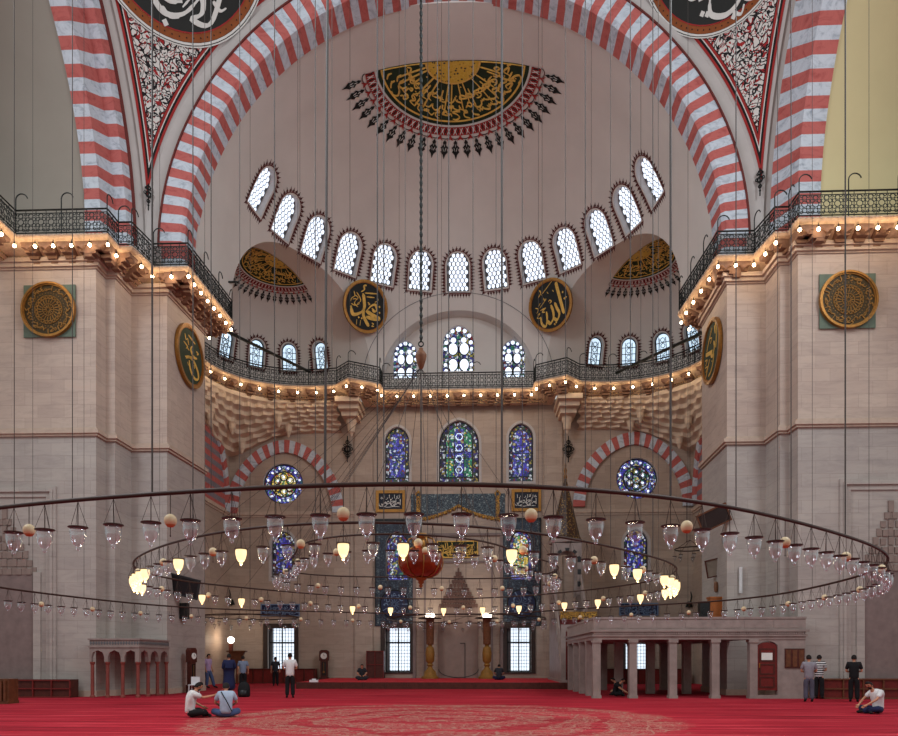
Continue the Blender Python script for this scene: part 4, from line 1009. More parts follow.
# ------------------------------------------------------------------ pendentive roundels
for s, nm in ((-1, 'left'), (1, 'right')):
    az_, el_, rr = (R(46), R(37), 3.3) if s < 0 else (R(44), R(35), 2.75)
    Pc = Vector((s * math.cos(el_) * math.sin(az_), math.cos(el_) * math.cos(az_), math.sin(el_))) * (math.sqrt(2) * A); n_ = Pc.normalized(); up = Vector((0, 0, 1)); v_ = (up - n_ * up.dot(n_)).normalized(); u_ = v_.cross(-n_).normalized()
    if u_.x < 0: u_ = -u_
    RS = math.sqrt(2) * A; k = Pc.length
    def T(u, v, off=0):
        q = (Pc + u_ * u + v_ * v).normalized() * (RS - .1 - off); return Vector((q.x, YC + q.y, ZC + q.z))
    root = tag(empty('pendentive_roundel', tuple(T(0, 0))), 'black roundel with white Arabic lettering and orange rim, painted high on the %s pendentive' % nm, 'calligraphy roundel')
    m = MB(); annulus(m, 0, rr, 0, 2 * PI, T, None, 0, 0, 48, 8); wpart(m, 'black_field', 'roundel_black', root)
    m = MB(); annulus(m, rr, rr * 1.09, 0, 2 * PI, T, None, .0, 0, 60, 2); wpart(m, 'orange_rim', 'paint_orange', root)
    m = MB(); annulus(m, rr * 1.09, rr * 1.13, 0, 2 * PI, T, None, .0, 0, 60, 1); annulus(m, rr * .985, rr * 1.0, 0, 2 * PI, T, None, .015, 1, 60, 1)
    for i in range(70):
        a = 2 * PI * i / 70; dot(m, rr * 1.045 * math.sin(a), rr * 1.045 * math.cos(a), .035, T, 0, .02)
    wpart(m, 'dark_edge', ['ink', 'paint_red'], root)
    m = MB(); annulus(m, rr * 1.12, rr * 1.095, 0, 2 * PI, T, None, .01, 0, 60, 1); annulus(m, rr * 1.13, rr * 1.145, 0, 2 * PI, T, None, .01, 0, 60, 1); wpart(m, 'white_edge', 'paint_white', root)
    m = MB(); w = .16
    if s < 0:
        ST = [[(-.92, .55), (-.85, .3), (-.6, .18), (-.35, .35), (-.3, .7)], [(-.72, .95), (-.66, .5), (-.5, .4), (-.36, .6)], [(-.28, 1.1), (-.25, .5), (-.28, .2), (-.2, -.5), (.05, -.78), (.35, -.62), (.55, -.2)],
              [(-.18, .3), (.0, .05), (.3, .0), (-.02, -.2), (-.1, -.45), (.1, -.55), (.3, -.45)], [(-.15, 1.0), (-.1, .35), (.02, .28), (.08, .5), (.12, 1.0)], [(.08, .45), (.2, .3), (.26, .5), (.3, 1.0)],
              [(.3, .3), (.5, .05), (.42, -.2), (.2, -.1), (.3, .15), (.6, -.3)], [(.42, 1.0), (.5, .2), (.62, -.4), (.48, -.62), (.78, -.5), (.84, .4)], [(.62, .9), (.66, .4), (.82, .3), (1.02, .5), (.98, .9)], [(-.5, .55), (-.28, .6), (-.38, .3), (-.6, .2)]]
        DT = [(-.62, -.2), (.35, .45), (.55, .5), (.1, -.9)]; SM = [[(-.5, -.25), (-.38, -.32), (-.3, -.2)], [(-.2, -.3), (-.22, -.15), (-.25, -.02)], [(.02, -.68), (.15, -.76), (.28, -.68)], [(.7, -.12), (.82, -.2), (.9, -.1)], [(.3, -.5), (.38, -.3)]]
    else:
        ST = [[(-.7, 1.0), (-.72, .2), (-.6, .0), (-.35, .1), (-.25, .5)], [(-.5, .8), (-.42, .3), (-.3, .25), (-.2, .5), (-.15, .9)], [(-.3, .2), (-.1, -.1), (.05, .15), (.08, .8)], [(-.35, -.2), (-.38, -.5), (-.1, -.68), (.2, -.5), (.3, .0)],
              [(.2, .35), (.32, .5), (.42, .3), (.25, .2), (.22, -.5), (.45, -.68), (.75, -.4), (.9, .1)], [(.55, .9), (.6, .5), (.8, .45), (.92, .8)], [(.35, 1.0), (.42, .7), (.5, .2), (.66, .1), (.8, .2)], [(-.55, -.1), (-.2, -.1)]]
        DT = [(-.5, -.38), (-.42, -.45), (.15, .3), (.28, .75), (.0, -.8)]; SM = [[(.0, -.7), (.12, -.84), (.2, -.7)], [(.5, -.15), (.62, .0)], [(.6, -.6), (.72, -.5)]]
    for st in ST: stroke(m, [(x * rr * .8, (y * .64 - (.36 if s < 0 else .5)) * rr) for x, y in st], w * rr * .46, T, 0, .03, n=7)
    for st in SM: stroke(m, [(x * rr * .85, (y * .64 - (.38 if s < 0 else .5)) * rr) for x, y in st], .045 * rr, T, 0, .03)
    for x, y in DT: dot(m, x * rr * .85, (y * .64 - (.38 if s < 0 else .5)) * rr, .045 * rr, T, None, .03)
    wpart(m, 'white_lettering', 'paint_white', root)
# ------------------------------------------------------------------ hanging boards with lettering
def board(name, label, f, rx, ry, field, strokes, dots, w, root_loc, rim=.09, norm=None, letter='gold_paint'):
    root = tag(empty(name, root_loc), label, 'calligraphy roundel'); k = ry / rx; S = lambda u, v, o=0: f(u, v * k if k != 1 else v, .1 + o)
    m = MB(); E = lambda r: [(r * math.cos(a), r * math.sin(a) * k) for a in [2 * PI * i / 40 for i in range(40)]]
    m.prism(E(rx * .93), f, .02, .1); wpart(m, 'field', field, root)
    m = MB(); m.ringstrip(E(rx), E(rx * (1 - rim)), f, 0, .16); m.ringstrip(E(rx * (1 - rim)), E(rx * (1 - rim * 1.35)), f, .05, .13, 1); wpart(m, 'gilt_frame', ['gold', 'gold_dark'], root)
    m = MB(); cx, cy, sx, sy = norm
    for st in strokes:
        ww = w
        if isinstance(st, tuple): ww, st = st
        stroke(m, [((x - cx) / sx * rx * .84, (cy - y) / sy * rx * .84) for x, y in st], ww * rx, S, 0, .02, n=6)
    for x, y in dots: dot(m, (x - cx) / sx * rx * .84, (cy - y) / sy * rx * .84, .045 * rx, S)
    wpart(m, 'lettering', letter, root); return root
MUH = [[(318, 250), (335, 300), (350, 400), (310, 462), (215, 500), (178, 415)], (.13, [(350, 405), (348, 480), (390, 545), (432, 590)]), (.11, [(385, 425), (440, 360), (490, 338), (517, 385), (485, 412), (452, 382)]), (.15, [(375, 430), (480, 460), (560, 480), (480, 496), (385, 492)]),
       (.07, [(342, 240), (500, 213)]), (.06, [(368, 276), (472, 262)]), (.08, [(290, 240), (330, 205), (322, 165), (355, 155)]), (.05, [(510, 258), (518, 285), (480, 312)]),
       (.04, [(200, 250), (215, 300), (180, 330), (170, 370)]), (.04, [(235, 255), (280, 300), (295, 340), (250, 380)]), (.04, [(190, 340), (240, 330), (220, 380), (270, 410)]), (.04, [(215, 290), (260, 310), (230, 350)]), (.04, [(180, 390), (230, 400), (285, 370)]),
       (.035, [(268, 545), (268, 605)]), (.035, [(318, 545), (316, 605)]), (.05, [(465, 545), (490, 552), (470, 580), (500, 575)]), (.04, [(390, 330), (420, 350), (400, 355)])]
ALL = [[(475, 165), (500, 300), (540, 515)], (.12, [(437, 370), (455, 430), (482, 500), (445, 560), (402, 525)]), (.12, [(385, 385), (405, 460), (400, 530), (352, 578), (312, 530)]), (.1, [(318, 440), (318, 520), (290, 595), (245, 560), (235, 480)]),
       (.045, [(430, 138), (272, 252)]), (.04, [(330, 310), (235, 382)]), (.05, [(255, 195), (268, 230), (230, 270)]), (.05, [(355, 345), (375, 330), (395, 350), (370, 362)]), (.05, [(240, 410), (310, 400), (260, 430), (300, 440)]),
       (.035, [(180, 370), (215, 390), (190, 430)]), (.035, [(195, 450), (230, 440), (190, 480), (235, 490)]), (.035, [(250, 330), (225, 360)]), (.03, [(350, 235), (365, 260)]), (.03, [(425, 235), (435, 255)]), (.04, [(300, 290), (310, 320), (330, 300)])]
def wframe(px, py, Y, yaw=0, n=None):
    c = at(px, py, Y)
    if n is None: return frame(c, (1, 0, 0), (0, 0, 1), (0, -1, 0)), c
ALLf = []
for px, py, az, lab, st, dt, nrm in ((365, 307, R(-27.5), 'round black board with gold Arabic lettering on the dome wall left of the middle arch', MUH, [(547, 348), (555, 412), (290, 520), (330, 522)], (368, 385, 245, 245)),
                                      (551, 305.5, R(27.5), 'round black board with gold Arabic lettering on the dome wall right of the middle arch', ALL, [(550, 290), (565, 360), (585, 350), (410, 598), (432, 582)], (375, 385, 240, 240))):
    # stand the board upright just inside the dome surface
    q = at(px, py, 44.5)
    for it in range(10):
        r = SD.r(max(q.z, ZC)) - .45; q.y += (34.9 + math.sqrt(max(1, r * r - q.x ** 2)) - q.y); q = at(px, py, q.y)
    a = math.atan2(q.x, q.y - 34.9); u = Vector((math.cos(a), -math.sin(a), 0)); w = Vector((-math.sin(a), -math.cos(a), 0)); w = (w + Vector((0, 0, -.25))).normalized(); v = w.cross(u)
    f = frame(q, u, v, w); board('calligraphy_roundel', lab, f, 1.46 if px < 400 else 1.44, 1.5, 'roundel_black', st, dt, .15, tuple(q), norm=nrm)
OMR = [(.1, [(150, 440), (210, 400), (262, 455), (277, 540), (240, 578), (200, 520), (190, 440)]), (.1, [(216, 270), (204, 320), (232, 365), (262, 350)]), (.08, [(232, 365), (190, 410), (158, 445)]), (.07, [(182, 193), (245, 216)]), (.05, [(255, 280), (275, 290), (262, 310)]),
       (.04, [(150, 210), (160, 260), (175, 240), (185, 290)]), (.04, [(140, 300), (175, 320), (160, 350)]), (.04, [(165, 330), (190, 340)]), (.04, [(235, 440), (240, 475)]), (.03, [(175, 470), (182, 500)])]
ALI = [(.06, [(195, 125), (160, 210), (130, 300)]), (.13, [(120, 325), (160, 360), (200, 390)]), (.1, [(215, 300), (222, 370), (200, 440), (180, 400)]), (.05, [(232, 130), (246, 230), (238, 400)]), (.05, [(222, 140), (232, 240)]), (.07, [(165, 430), (140, 510), (112, 590)]), (.08, [(215, 430), (205, 520), (180, 585), (150, 600)]),
       (.04, [(160, 200), (190, 230), (175, 270)]), (.04, [(110, 380), (135, 400), (115, 440)]), (.04, [(110, 460), (140, 480), (120, 520)]), (.03, [(190, 480), (200, 500)])]
for s, px, py, lab, st, nrm in ((-1, 188, 356.5, 'round green board with gold Arabic lettering on the inner side of the left pier', OMR, (205, 385, 105, 260)), (1, 714, 351.5, 'round green board with gold Arabic lettering on the inner side of the right pier', ALI, (180, 365, 90, 290))):
    pl = pier_plan(s); a, b = Vector(pl[5]), Vector(pl[6]); d = ray(px, py); # intersect with side plane
    nn = Vector((-(b - a).y, (b - a).x)).normalized(); nn = nn if nn.x * -s > 0 else -nn
    t = (a - Vector((CAM.x, CAM.y))).dot(nn) / Vector((d.x, d.y)).dot(nn); q = CAM + d * t; q = q + Vector((nn.x, nn.y, 0)) * .03
    u = Vector((-nn.y, nn.x, 0)); u = u if u.dot(RT) > 0 or True else -u
    w = Vector((nn.x, nn.y, 0)); u = Vector((0, 0, 1)).cross(w); f = frame(q, u, (0, 0, 1), w)
    board('calligraphy_roundel', lab, f, 1.42, 1.42, 'board_green', st, [], .13, tuple(q), norm=nrm, rim=.1)
for s, px, py, rp in ((-1, 50, 311, 27.5), (1, 847, 301, 28.5)):
    c = at(px, py, 28.86); f = frame(c, (1, 0, 0), (0, 0, 1), (0, -1, 0)); r = rp / 720 * (28.86 + (.55 if s < 0 else -.45))
    root = tag(empty('gilt_medallion', tuple(c)), 'large round gilt medallion on a square green plate on the upper %s pier face' % ('left' if s < 0 else 'right'), 'medallion')
    m = MB(); m.obox(f, -r * .96, r * .96, -r * .97, r * .93, 0, .05); wpart(m, 'green_plate', 'tile_blue' if False else 'green_slate', root)
    m = MB(); m.prism(circ(r * .93, 48), f, .05, .1); wpart(m, 'dark_disc', 'gold_dark2', root)
    m = MB(); m.ringstrip(circ(r, 48), circ(r * .93, 48), f, .05, .2, 0); m.ringstrip(circ(r * .93, 48), circ(r * .89, 48), f, .1, .15, 0); wpart(m, 'gilt_rim', 'gold', root)
    m = MB(); S = plane_S(lambda u, v, o: f(u, v, .1 + o)); rng = random.Random(11 + s)
    for i in range(36):
        a = 2 * PI * i / 36; letters(m, S, r * .74 * math.sin(a), r * .74 * math.cos(a), r * .17, rng, None, -a, .22, 0, .03)
        dot(m, r * .6 * math.sin(a), r * .6 * math.cos(a), r * .02, S, 0, .03)
    for rr_, n_, w_ in ((.52, 20, .03), (.42, 20, .02), (.22, 16, .02)):
        m.ringstrip(circ(r * rr_, 32), circ(r * (rr_ - w_), 32), lambda u, v, w: f(u, v, .1 + w), 0, .03)
    for i in range(20):
        a = 2 * PI * i / 20; stroke(m, [(r * .24 * math.sin(a), r * .24 * math.cos(a)), (r * .4 * math.sin(a + .1), r * .4 * math.cos(a + .1))], r * .035, S, 0, .03)
        m.ringstrip(circ(r * .05, 6, r * .47 * math.sin(a), r * .47 * math.cos(a)), circ(r * .025, 6, r * .47 * math.sin(a), r * .47 * math.cos(a)), lambda u, v, w: f(u, v, .1 + w), 0, .03)
    for i in range(12):
        a = 2 * PI * i / 12; stroke(m, [(r * .05 * math.sin(a), r * .05 * math.cos(a)), (r * .19 * math.sin(a), r * .19 * math.cos(a))], r * .03, S, 0, .03)
    wpart(m, 'gilt_lettering', 'gold_dull', root)
# ------------------------------------------------------------------ qibla wall decoration
FQ = frame((0, YW - .0, 0), (1, 0, 0), (0, 0, 1), (0, -1, 0))
def rect(m, x0, x1, y0, y1, w0, w1, mi=0, f=None): m.obox(f or FQ, X(x0), X(x1), Z(y1), Z(y0), w0, w1, mi)
for px0, px1, lab, sd in ((376, 405.5, 'gold framed black panel with white Arabic lettering, left of the blue tile band', 21), (511.5, 541, 'gold framed black panel with white Arabic lettering, right of the blue tile band', 22)):
    root = tag(empty('framed_inscription', ((X(px0) + X(px1)) / 2, YW - .02, Z(511.5))), lab, 'framed inscription')
    m = MB(); rect(m, px0 + 2, px1 - 2, 492, 509.5, .02, .06); wpart(m, 'black_field', 'lettering_navy', root)
    m = MB(); m.ringstrip([(X(px0), Z(512)), (X(px1), Z(512)), (X(px1), Z(490)), (X(px0), Z(490))], [(X(px0 + 3), Z(509)), (X(px1 - 3), Z(509)), (X(px1 - 3), Z(493)), (X(px0 + 3), Z(493))], FQ, .02, .12); wpart(m, 'gilt_frame', 'gold', root)
    m = MB(); rng = random.Random(sd); cx = (X(px0) + X(px1)) / 2; S = lambda u, v, o=0: FQ(cx + u, Z(501) + v, .06 + o)
    for i in range(9): letters(m, S, -.62 + i * .155, -.15 + .04 * (i % 2), .34, rng, ['nun', 'lam', 'waw', 'ha', 'alif', 'jim', 'lam', 'sin', 'alif'][i], 0, .16)
    for i in range(8): letters(m, S, -.58 + i * .165, .2 + .05 * (i % 2), .2, rng, ['alif', 'ra', 'alif', 'kaf', 'lam', 'ha', 'alif', 'ra'][(i + sd) % 8], 0, .2)
    stroke(m, [(-.6, -.3), (-.2, -.38), (.2, -.34), (.6, -.36)], .04, S)
    wpart(m, 'lettering', 'paint_white', root)
tb = tag(empty('tile_band', (X(458), YW - .02, Z(520))), 'blue patterned tile band with draped gold edging above the prayer niche', 'tile panel')
m = MB(); pts = [(411, 494), (505, 494), (505, 520)]
def gy(px): t = abs(px - 458.5) / 41.0; return 505.5 + 14 * (t ** .8 if t < 1 else 1) + 1.5 * math.sin(min(t, 1) * PI)
low = [(500 - i * 2.075, min(519.5, gy(500 - i * 2.075))) for i in range(41)]
m.prism([(X(a), Z(b)) for a, b in [(411, 494), (505, 494), (505, 519)] + low + [(411, 519)]][::-1], FQ, .02, .06); wpart(m, 'blue_tiles', 'tile_blue', tb)
m = MB(); rb = 0
O = [(X(a), Z(b - 1.3)) for a, b in low]; Pn = [(X(a), Z(b + 1.3)) for a, b in low]; m.ringstrip(O, Pn, FQ, .04, .12, closed=False)
for a, b in low[::2]: m.ball(FQ(X(a), Z(b + 1.4), .08), .085, 6, 4)
wpart(m, 'gold_drape', 'gold_ornament', tb)
for px in (418.5, 497.5):
    m = MB(); rect(m, px - 2, px + 2, 497, 519, .05, .14); m.ringstrip(circ(.2, 12, X(px), Z(494.5)), circ(.11, 12, X(px), Z(494.5)), FQ, .05, .13); m.ball(FQ(X(px), Z(491.5), .09), .07, 6, 4); wpart(m, 'gold_finial_post', 'gold_ornament', tb)
for s, cx in ((-1, 394.5), (1, 521.5)):
    sd = 'left' if s < 0 else 'right'; a, b = (375, 414) if s < 0 else (502, 541)
    r = tag(empty('blue_tilework', (X(cx), YW - .02, Z(628))), 'tall blue tile panel around the stained window %s of the prayer niche' % sd, 'tile panel')
    m = MB(); wc = X(397 if s < 0 else 521); hw = 11 / 15.45; z0, z1 = Z(580 if s < 0 else 580), Z(531 if s < 0 else 530)
    m.prism([(X(a), Z(520)), (X(a), z0), (wc - hw, z0)] + [(wc - u, v) for u, v in arch_poly(hw, z0, z1, hw * 1.15, pt=.12)[2:]] + [(wc + hw, z0), (X(b), z0), (X(b), Z(520))], FQ, .02, .06, 0)
    rect(m, a, b, 580.2, 626, .02, .06, 0); rect(m, a, a + 1.2, 520, 626, .06, .1, 1); rect(m, b - 1.2, b, 520, 626, .06, .1, 1); rect(m, a, b, 518.5, 520.5, .02, .1, 1); rect(m, a + 2, a + 4.5, 522, 625, .06, .08, 2); rect(m, b - 4.5, b - 2, 522, 625, .06, .08, 2)
    wpart(m, 'blue_tiles', ['tile_dark', 'lead_dark', 'tile_blue'], r)
    m = MB(); c = (X(cx), Z(604)); rr = 14.5 / 15.45; m.prism(circ(rr, 36, *c), FQ, .06, .09, 0); m.ringstrip(circ(rr, 36, *c), circ(rr * .93, 36, *c), FQ, .06, .12, 1)
    S = lambda u, v, o=0: FQ(c[0] + u, c[1] + v, .09 + o); rng = random.Random(40 + s)
    for i in range(12):
        aa = 2 * PI * i / 12; letters(m, S, rr * .62 * math.sin(aa), rr * .62 * math.cos(aa), .33, rng, None, -aa, .16, 2)
        stroke(m, [(rr * .08 * math.sin(aa), rr * .08 * math.cos(aa)), (rr * .42 * math.sin(aa), rr * .42 * math.cos(aa))], .03, S, 0, .02, 2)
    wpart(m, 'lettered_tile_roundel', ['tile_navy2', 'ink', 'tile_script'], r)
for px0, px1, y0, y1, lab, mat, lm in ((437, 478, 541, 558, 'green panel with gold Arabic lettering above the prayer niche', 'ink_green', 'gold_paint'),
        (261, 300, 603.5, 616, 'dark blue tile inscription above the lower window left of the prayer niche', 'tile_navy2', 'tile_script'), (619, 658, 603.5, 616, 'dark blue tile inscription above the lower window right of the pulpit', 'tile_navy2', 'tile_script')):
    root = tag(empty('wall_inscription', ((X(px0) + X(px1)) / 2, YW - .02, Z(y1))), lab, 'inscription'); m = MB(); rect(m, px0, px1, y0, y1, .02, .07, 0)
    m.ringstrip([(X(px0), Z(y1)), (X(px1), Z(y1)), (X(px1), Z(y0)), (X(px0), Z(y0))], [(X(px0 + 1), Z(y1 - 1)), (X(px1 - 1), Z(y1 - 1)), (X(px1 - 1), Z(y0 + 1)), (X(px0 + 1), Z(y0 + 1))], FQ, .07, .1, 1); wpart(m, 'field', [mat, lm], root)
    m = MB(); rng = random.Random(px0); cx = (X(px0) + X(px1)) / 2; cz = (Z(y0) + Z(y1)) / 2; H = Z(y0) - Z(y1); S = lambda u, v, o=0: FQ(cx + u, cz + v, .07 + o); W = (X(px1) - X(px0)) * .44
    for i in range(15):
        u = -W + 2 * W * (i + .5) / 15; letters(m, S, u, -H * .18, H * .5, rng, ['alif', 'lam', 'nun', 'jim', 'alif', 'waw', 'kaf', 'sin'][(i * 3 + px0) % 8], 0, .15); letters(m, S, u, H * .15, H * .3, rng, None, .2, .16)
    wpart(m, 'lettering', lm, root)
m = MB(); pts = []
for i in range(41):
    t = PI * i / 40; x = 5.9 * math.cos(t); z = 18.9 + 5.75 * math.sin(t); r = SD.R if z < SD.zs else SD.r(z); pts.append((x, 34.9 + math.sqrt(r * r - x * x) - .02, z))
m.tube(pts, .018, 4); tag(m.build('trim_7', 'lead'), kind='structure')
# ------------------------------------------------------------------ chandelier rings
import numpy as np
def ring_plan(pts, z, mirror=None, order=4, reg=.006):
    W = [atz(x, y, z) for x, y in pts]
    if mirror: W += [Vector((2 * mirror - p.x, p.y, z)) for p in W if p.x > mirror + 4]
    cx = (min(p.x for p in W) + max(p.x for p in W)) / 2; cy = (min(p.y for p in W) + max(p.y for p in W)) / 2
    A_, B = [], []
    for p in W:
        t = math.atan2(p.y - cy, p.x - cx); A_.append([1] + [f_(k * t) for k in range(1, order + 1) for f_ in (math.cos, math.sin)]); B.append(math.hypot(p.x - cx, p.y - cy))
    A_ = np.array(A_); lam = np.diag([0] + [reg * k * k for k in range(1, order + 1) for _ in (0, 1)]); c = np.linalg.solve(A_.T @ A_ + lam, A_.T @ np.array(B))
    out = []
    for i in range(361):
        t = 2 * PI * i / 360; r = float(c @ np.array([1] + [f_(k * t) for k in range(1, order + 1) for f_ in (math.cos, math.sin)])); out.append(Vector((cx + r * math.cos(t), cy + r * math.sin(t), z)))
    return out
def proj(p):
    d = Vector(p) - CAM; D = d.dot(FW); return CX + F * d.dot(RT) / D, HY - F * d.z / D
OUT = [(0, 508.9), (50, 503), (97, 499), (190, 492), (230, 490), (320, 486.5), (450, 485), (560, 488), (640, 494), (700, 500), (720, 505), (800, 525), (860, 543), (893, 556), (870, 572), (809, 588), (775, 595), (670, 604), (560, 610), (405, 614), (215, 610), (100, 600), (0, 585)]
RI2 = [(140, 572), (148, 558), (165, 547), (190, 535), (230, 529), (300, 526), (400, 524), (500, 528), (560, 538), (600, 543), (650, 557), (672, 566), (679, 573), (651, 580), (579, 591), (480, 598), (380, 598), (300, 593), (215, 583), (160, 579)]
RI3 = [(278, 572), (284, 560), (297, 548), (352, 536), (415, 533), (440, 537), (500, 546), (545, 560), (553, 568), (550, 574), (440, 578), (370, 577), (300, 571)]
RINGS = [('outer', ring_plan(OUT, 3.5, -.8, 7), 3.5, .537), ('middle', ring_plan(RI2, 3.8, None, 4, .03), 3.8, .508), ('inner', ring_plan(RI3, 4.15), 4.15, .5)]
for (nm, P, z, st), r, lab in zip(RINGS, (.028, .024, .022), ('widest dark iron chandelier ring sweeping across the whole hall', 'middle-sized dark iron chandelier ring hanging inside the widest one', 'smallest dark iron chandelier ring hanging around the amber globe')):
    c = sum(P, Vector()) / len(P); m = MB(); m.tube([p - c for p in P[:-1]], r, 8, closed=True); o = m.build('chandelier_ring', 'iron_brown', smooth=60, loc=c); tag(o, lab, 'chandelier ring')
# lamp prototypes (origin at the hanging point)
def lamp_proto(lit):
    root = empty('glass_lamp')
    m = MB(); m.tube([(0, 0, 0), (0, 0, -.31)], .005, 5)
    for k in range(3):
        a = 2 * PI * k / 3 + .5; m.tube([(0, 0, -.02), (.1 * math.cos(a), .1 * math.sin(a), -.3)], .0028, 4)
    m.build('hanger', 'iron_brown', root)
    m = MB(); m.lathe([(0, -.292), (.04, -.296), (.108, -.306), (.108, -.316), (.07, -.322), (0, -.322)], seg=14); m.build('cap', 'iron_brown', root)
    m = MB(); m.lathe([(.084, -.322), (.088, -.36), (.084, -.41), (.068, -.47), (.046, -.51), (.022, -.53), (.026, -.545), (.024, -.56), (.008, -.575), (0, -.578)], seg=14)
    m.build('glass_cup', 'cup_glow' if lit else 'clear_glass', root, smooth=0)
    return root
LU, LL = lamp_proto(False), lamp_proto(True)
eg = empty('egg_ornament'); m = MB(); m.tube([(0, 0, 0), (0, 0, -.46), (0, 0, -.465), (0, 0, -.48)], [.005, .004, .009, .004], 5); m.build('hanger', 'iron_brown', eg)
m = MB(); m.ball((0, 0, -.3), .068, 14, 10, 0, (1, 1, 1.05)); m.build('shell', 'egg', eg, smooth=0)
m = MB(); m.lathe([(.056, -.334), (.05, -.352), (.03, -.371), (.0, -.376)], seg=14); m.build('tip', 'egg_dark', eg, smooth=0)
LITP = [(184, 'n'), (241, 'n'), (349, 'n'), (412, 'n'), (500, 'n'), (609, 'n'), (632, 'n'), (203, 'f'), (240, 'f'), (350, 'f'), (394, 'f'), (437, 'f'), (481, 'f'), (523, 'f'), (564, 'f'), (600, 'f'), (644, 'f')]
used = [False, False, False]
def place(proto, i, loc, rz, label, cat, group=None):
    o = proto if not used[i] else copy_tree(proto); used[i] = True
    o.location = loc; o.scale = (1.1,) * 3; o.rotation_euler = (0, 0, rz); tag(o, label, cat, group); return o
rngL = random.Random(5); lit_pos = []
for nm, P, z, st in RINGS:
    seglen = [(P[i + 1] - P[i]).length for i in range(360)]; tot = sum(seglen); n = 4 * round(tot / st / 4); st = tot / n
    # phase: a lamp at px 461 on the near arc
    s = 0; s0 = 0; yc = sum(p.y for p in P) / 361; tgt = {'outer': 461.5, 'middle': 461, 'inner': 457}[nm]
    for i in range(360):
        xa, xb = proj(P[i])[0], proj(P[i + 1])[0]
        if P[i].y < yc and (xa - tgt) * (xb - tgt) <= 0: s0 = s + seglen[i] * (tgt - xa) / (xb - xa)
        s += seglen[i]
    yc = sum(p.y for p in P) / 361
    def pt(s):
        s %= tot; i = 0
        while s > seglen[i]: s -= seglen[i]; i += 1
        return P[i] + (P[i + 1] - P[i]) * (s / seglen[i])
    spots = []
    for k in range(n):
        p = pt(s0 + k * st); x, y = proj(p); spots.append((p, x, p.y > yc))
    lit = set()
    if nm == 'middle':
        for px, sd in LITP:
            c = min((abs(x - px), i) for i, (p, x, far) in enumerate(spots) if far == (sd == 'f')); lit.add(c[1])
        for i, (p, x, far) in enumerate(spots):
            if x < 147 or x > 664: lit.add(i)
    for i, (p, x, far) in enumerate(spots):
        if x < -25 or x > 925: continue
        third = 'left' if x < 300 else ('middle' if x < 600 else 'right'); arc = 'far' if far else 'near'
        if i in lit:
            cl = x < 160 or x > 650
            lab = 'glowing white glass lamp in the bright cluster at the %s end of the middle ring' % ('left' if x < 300 else 'right') if cl else 'single glowing white glass lamp on the %s arc of the middle ring, %s part' % (arc, third)
            place(LL, 1, p, rngL.uniform(0, 6), lab, 'lamp', lab.replace('single ', '')); lit_pos.append(p)
        else:
            lab = 'unlit clear glass cup lamp hanging from the %s arc of the %s ring, %s part' % (arc, {'outer': 'widest', 'middle': 'middle-sized', 'inner': 'smallest'}[nm], third)
            place(LU, 0, p, rngL.uniform(0, 6), lab, 'lamp', 'unlit lamps, %s arc of the %s ring, %s part' % (arc, nm, third))
    for k in range(n // 4):
        p = pt(s0 + (4 * k + {'outer': 1.5, 'middle': 2.5, 'inner': 2.5}[nm]) * st); x, y = proj(p)
        if x < -25 or x > 925: continue
        far = p.y > yc; third = 'left' if x < 300 else ('middle' if x < 600 else 'right')
        lab = 'tan egg ball hanging from the %s arc of the %s ring, %s part' % ('far' if far else 'near', {'outer': 'widest', 'middle': 'middle-sized', 'inner': 'smallest'}[nm], third)
        place(eg, 2, p, 0, lab, 'egg ornament', lab + ' group' if False else 'egg balls, %s arc of the %s ring, %s part' % ('far' if far else 'near', nm, third))
for p in lit_pos:
    l = bpy.data.lights.new('lamp_light', 'POINT'); l.energy = 5; l.color = (1, .8, .55); l.shadow_soft_size = .05
    o = bpy.data.objects.new('lamp_light', l); COL.objects.link(o); o.location = (p.x, p.y, p.z - .68)
# distant small chandeliers
def small_chandelier(c, r, n, lab, labl, grp, arms=False):
    m = MB(); Q = [(r * math.cos(2 * PI * i / 40), r * math.sin(2 * PI * i / 40), 0) for i in range(40)]; m.tube(Q, .035, 5, closed=True)
    for k in range(4): m.tube([(r * math.cos(k * PI / 2 + .3), r * math.sin(k * PI / 2 + .3), 0), (0, 0, .15 if not arms else .5)], .015, 4)
    o = m.build('small_chandelier_frame', 'iron_brown', loc=c); tag(o, lab, 'chandelier ring')
    for k in range(n):
        a = 2 * PI * k / n + .2; q = Vector((c[0] + r * math.cos(a), c[1] + r * math.sin(a), c[2] - .03)); place(LU, 0, q, 0, labl, 'lamp', grp)
    m = MB(); m.tube([(0, 0, .1), (0, 0, 12)], .012, 4); o = m.build('suspension_cable', 'wire', loc=c); tag(o, 'thin dark cable holding ' + labl.split(' on the ')[-1], 'cable')
q = at(250, 617, 40.5); small_chandelier(tuple(q), 2.7, 15, 'small dark lamp ring hanging before the left back window', 'small unlit glass lamp on the distant ring before the left back window', 'lamps on the distant left ring')
q = at(466, 619, 42); small_chandelier(tuple(q), 4.6, 22, 'wide low lamp ring hanging before the prayer niche', 'small unlit glass lamp on the distant ring before the prayer niche', 'lamps on the distant middle ring')
q = at(690, 549, 40); small_chandelier(tuple(q), .8, 7, 'small wrought iron lamp frame hanging high beside the right pier', 'small unlit glass lamp on the iron frame high beside the right pier', 'lamps on the high right frame', True)
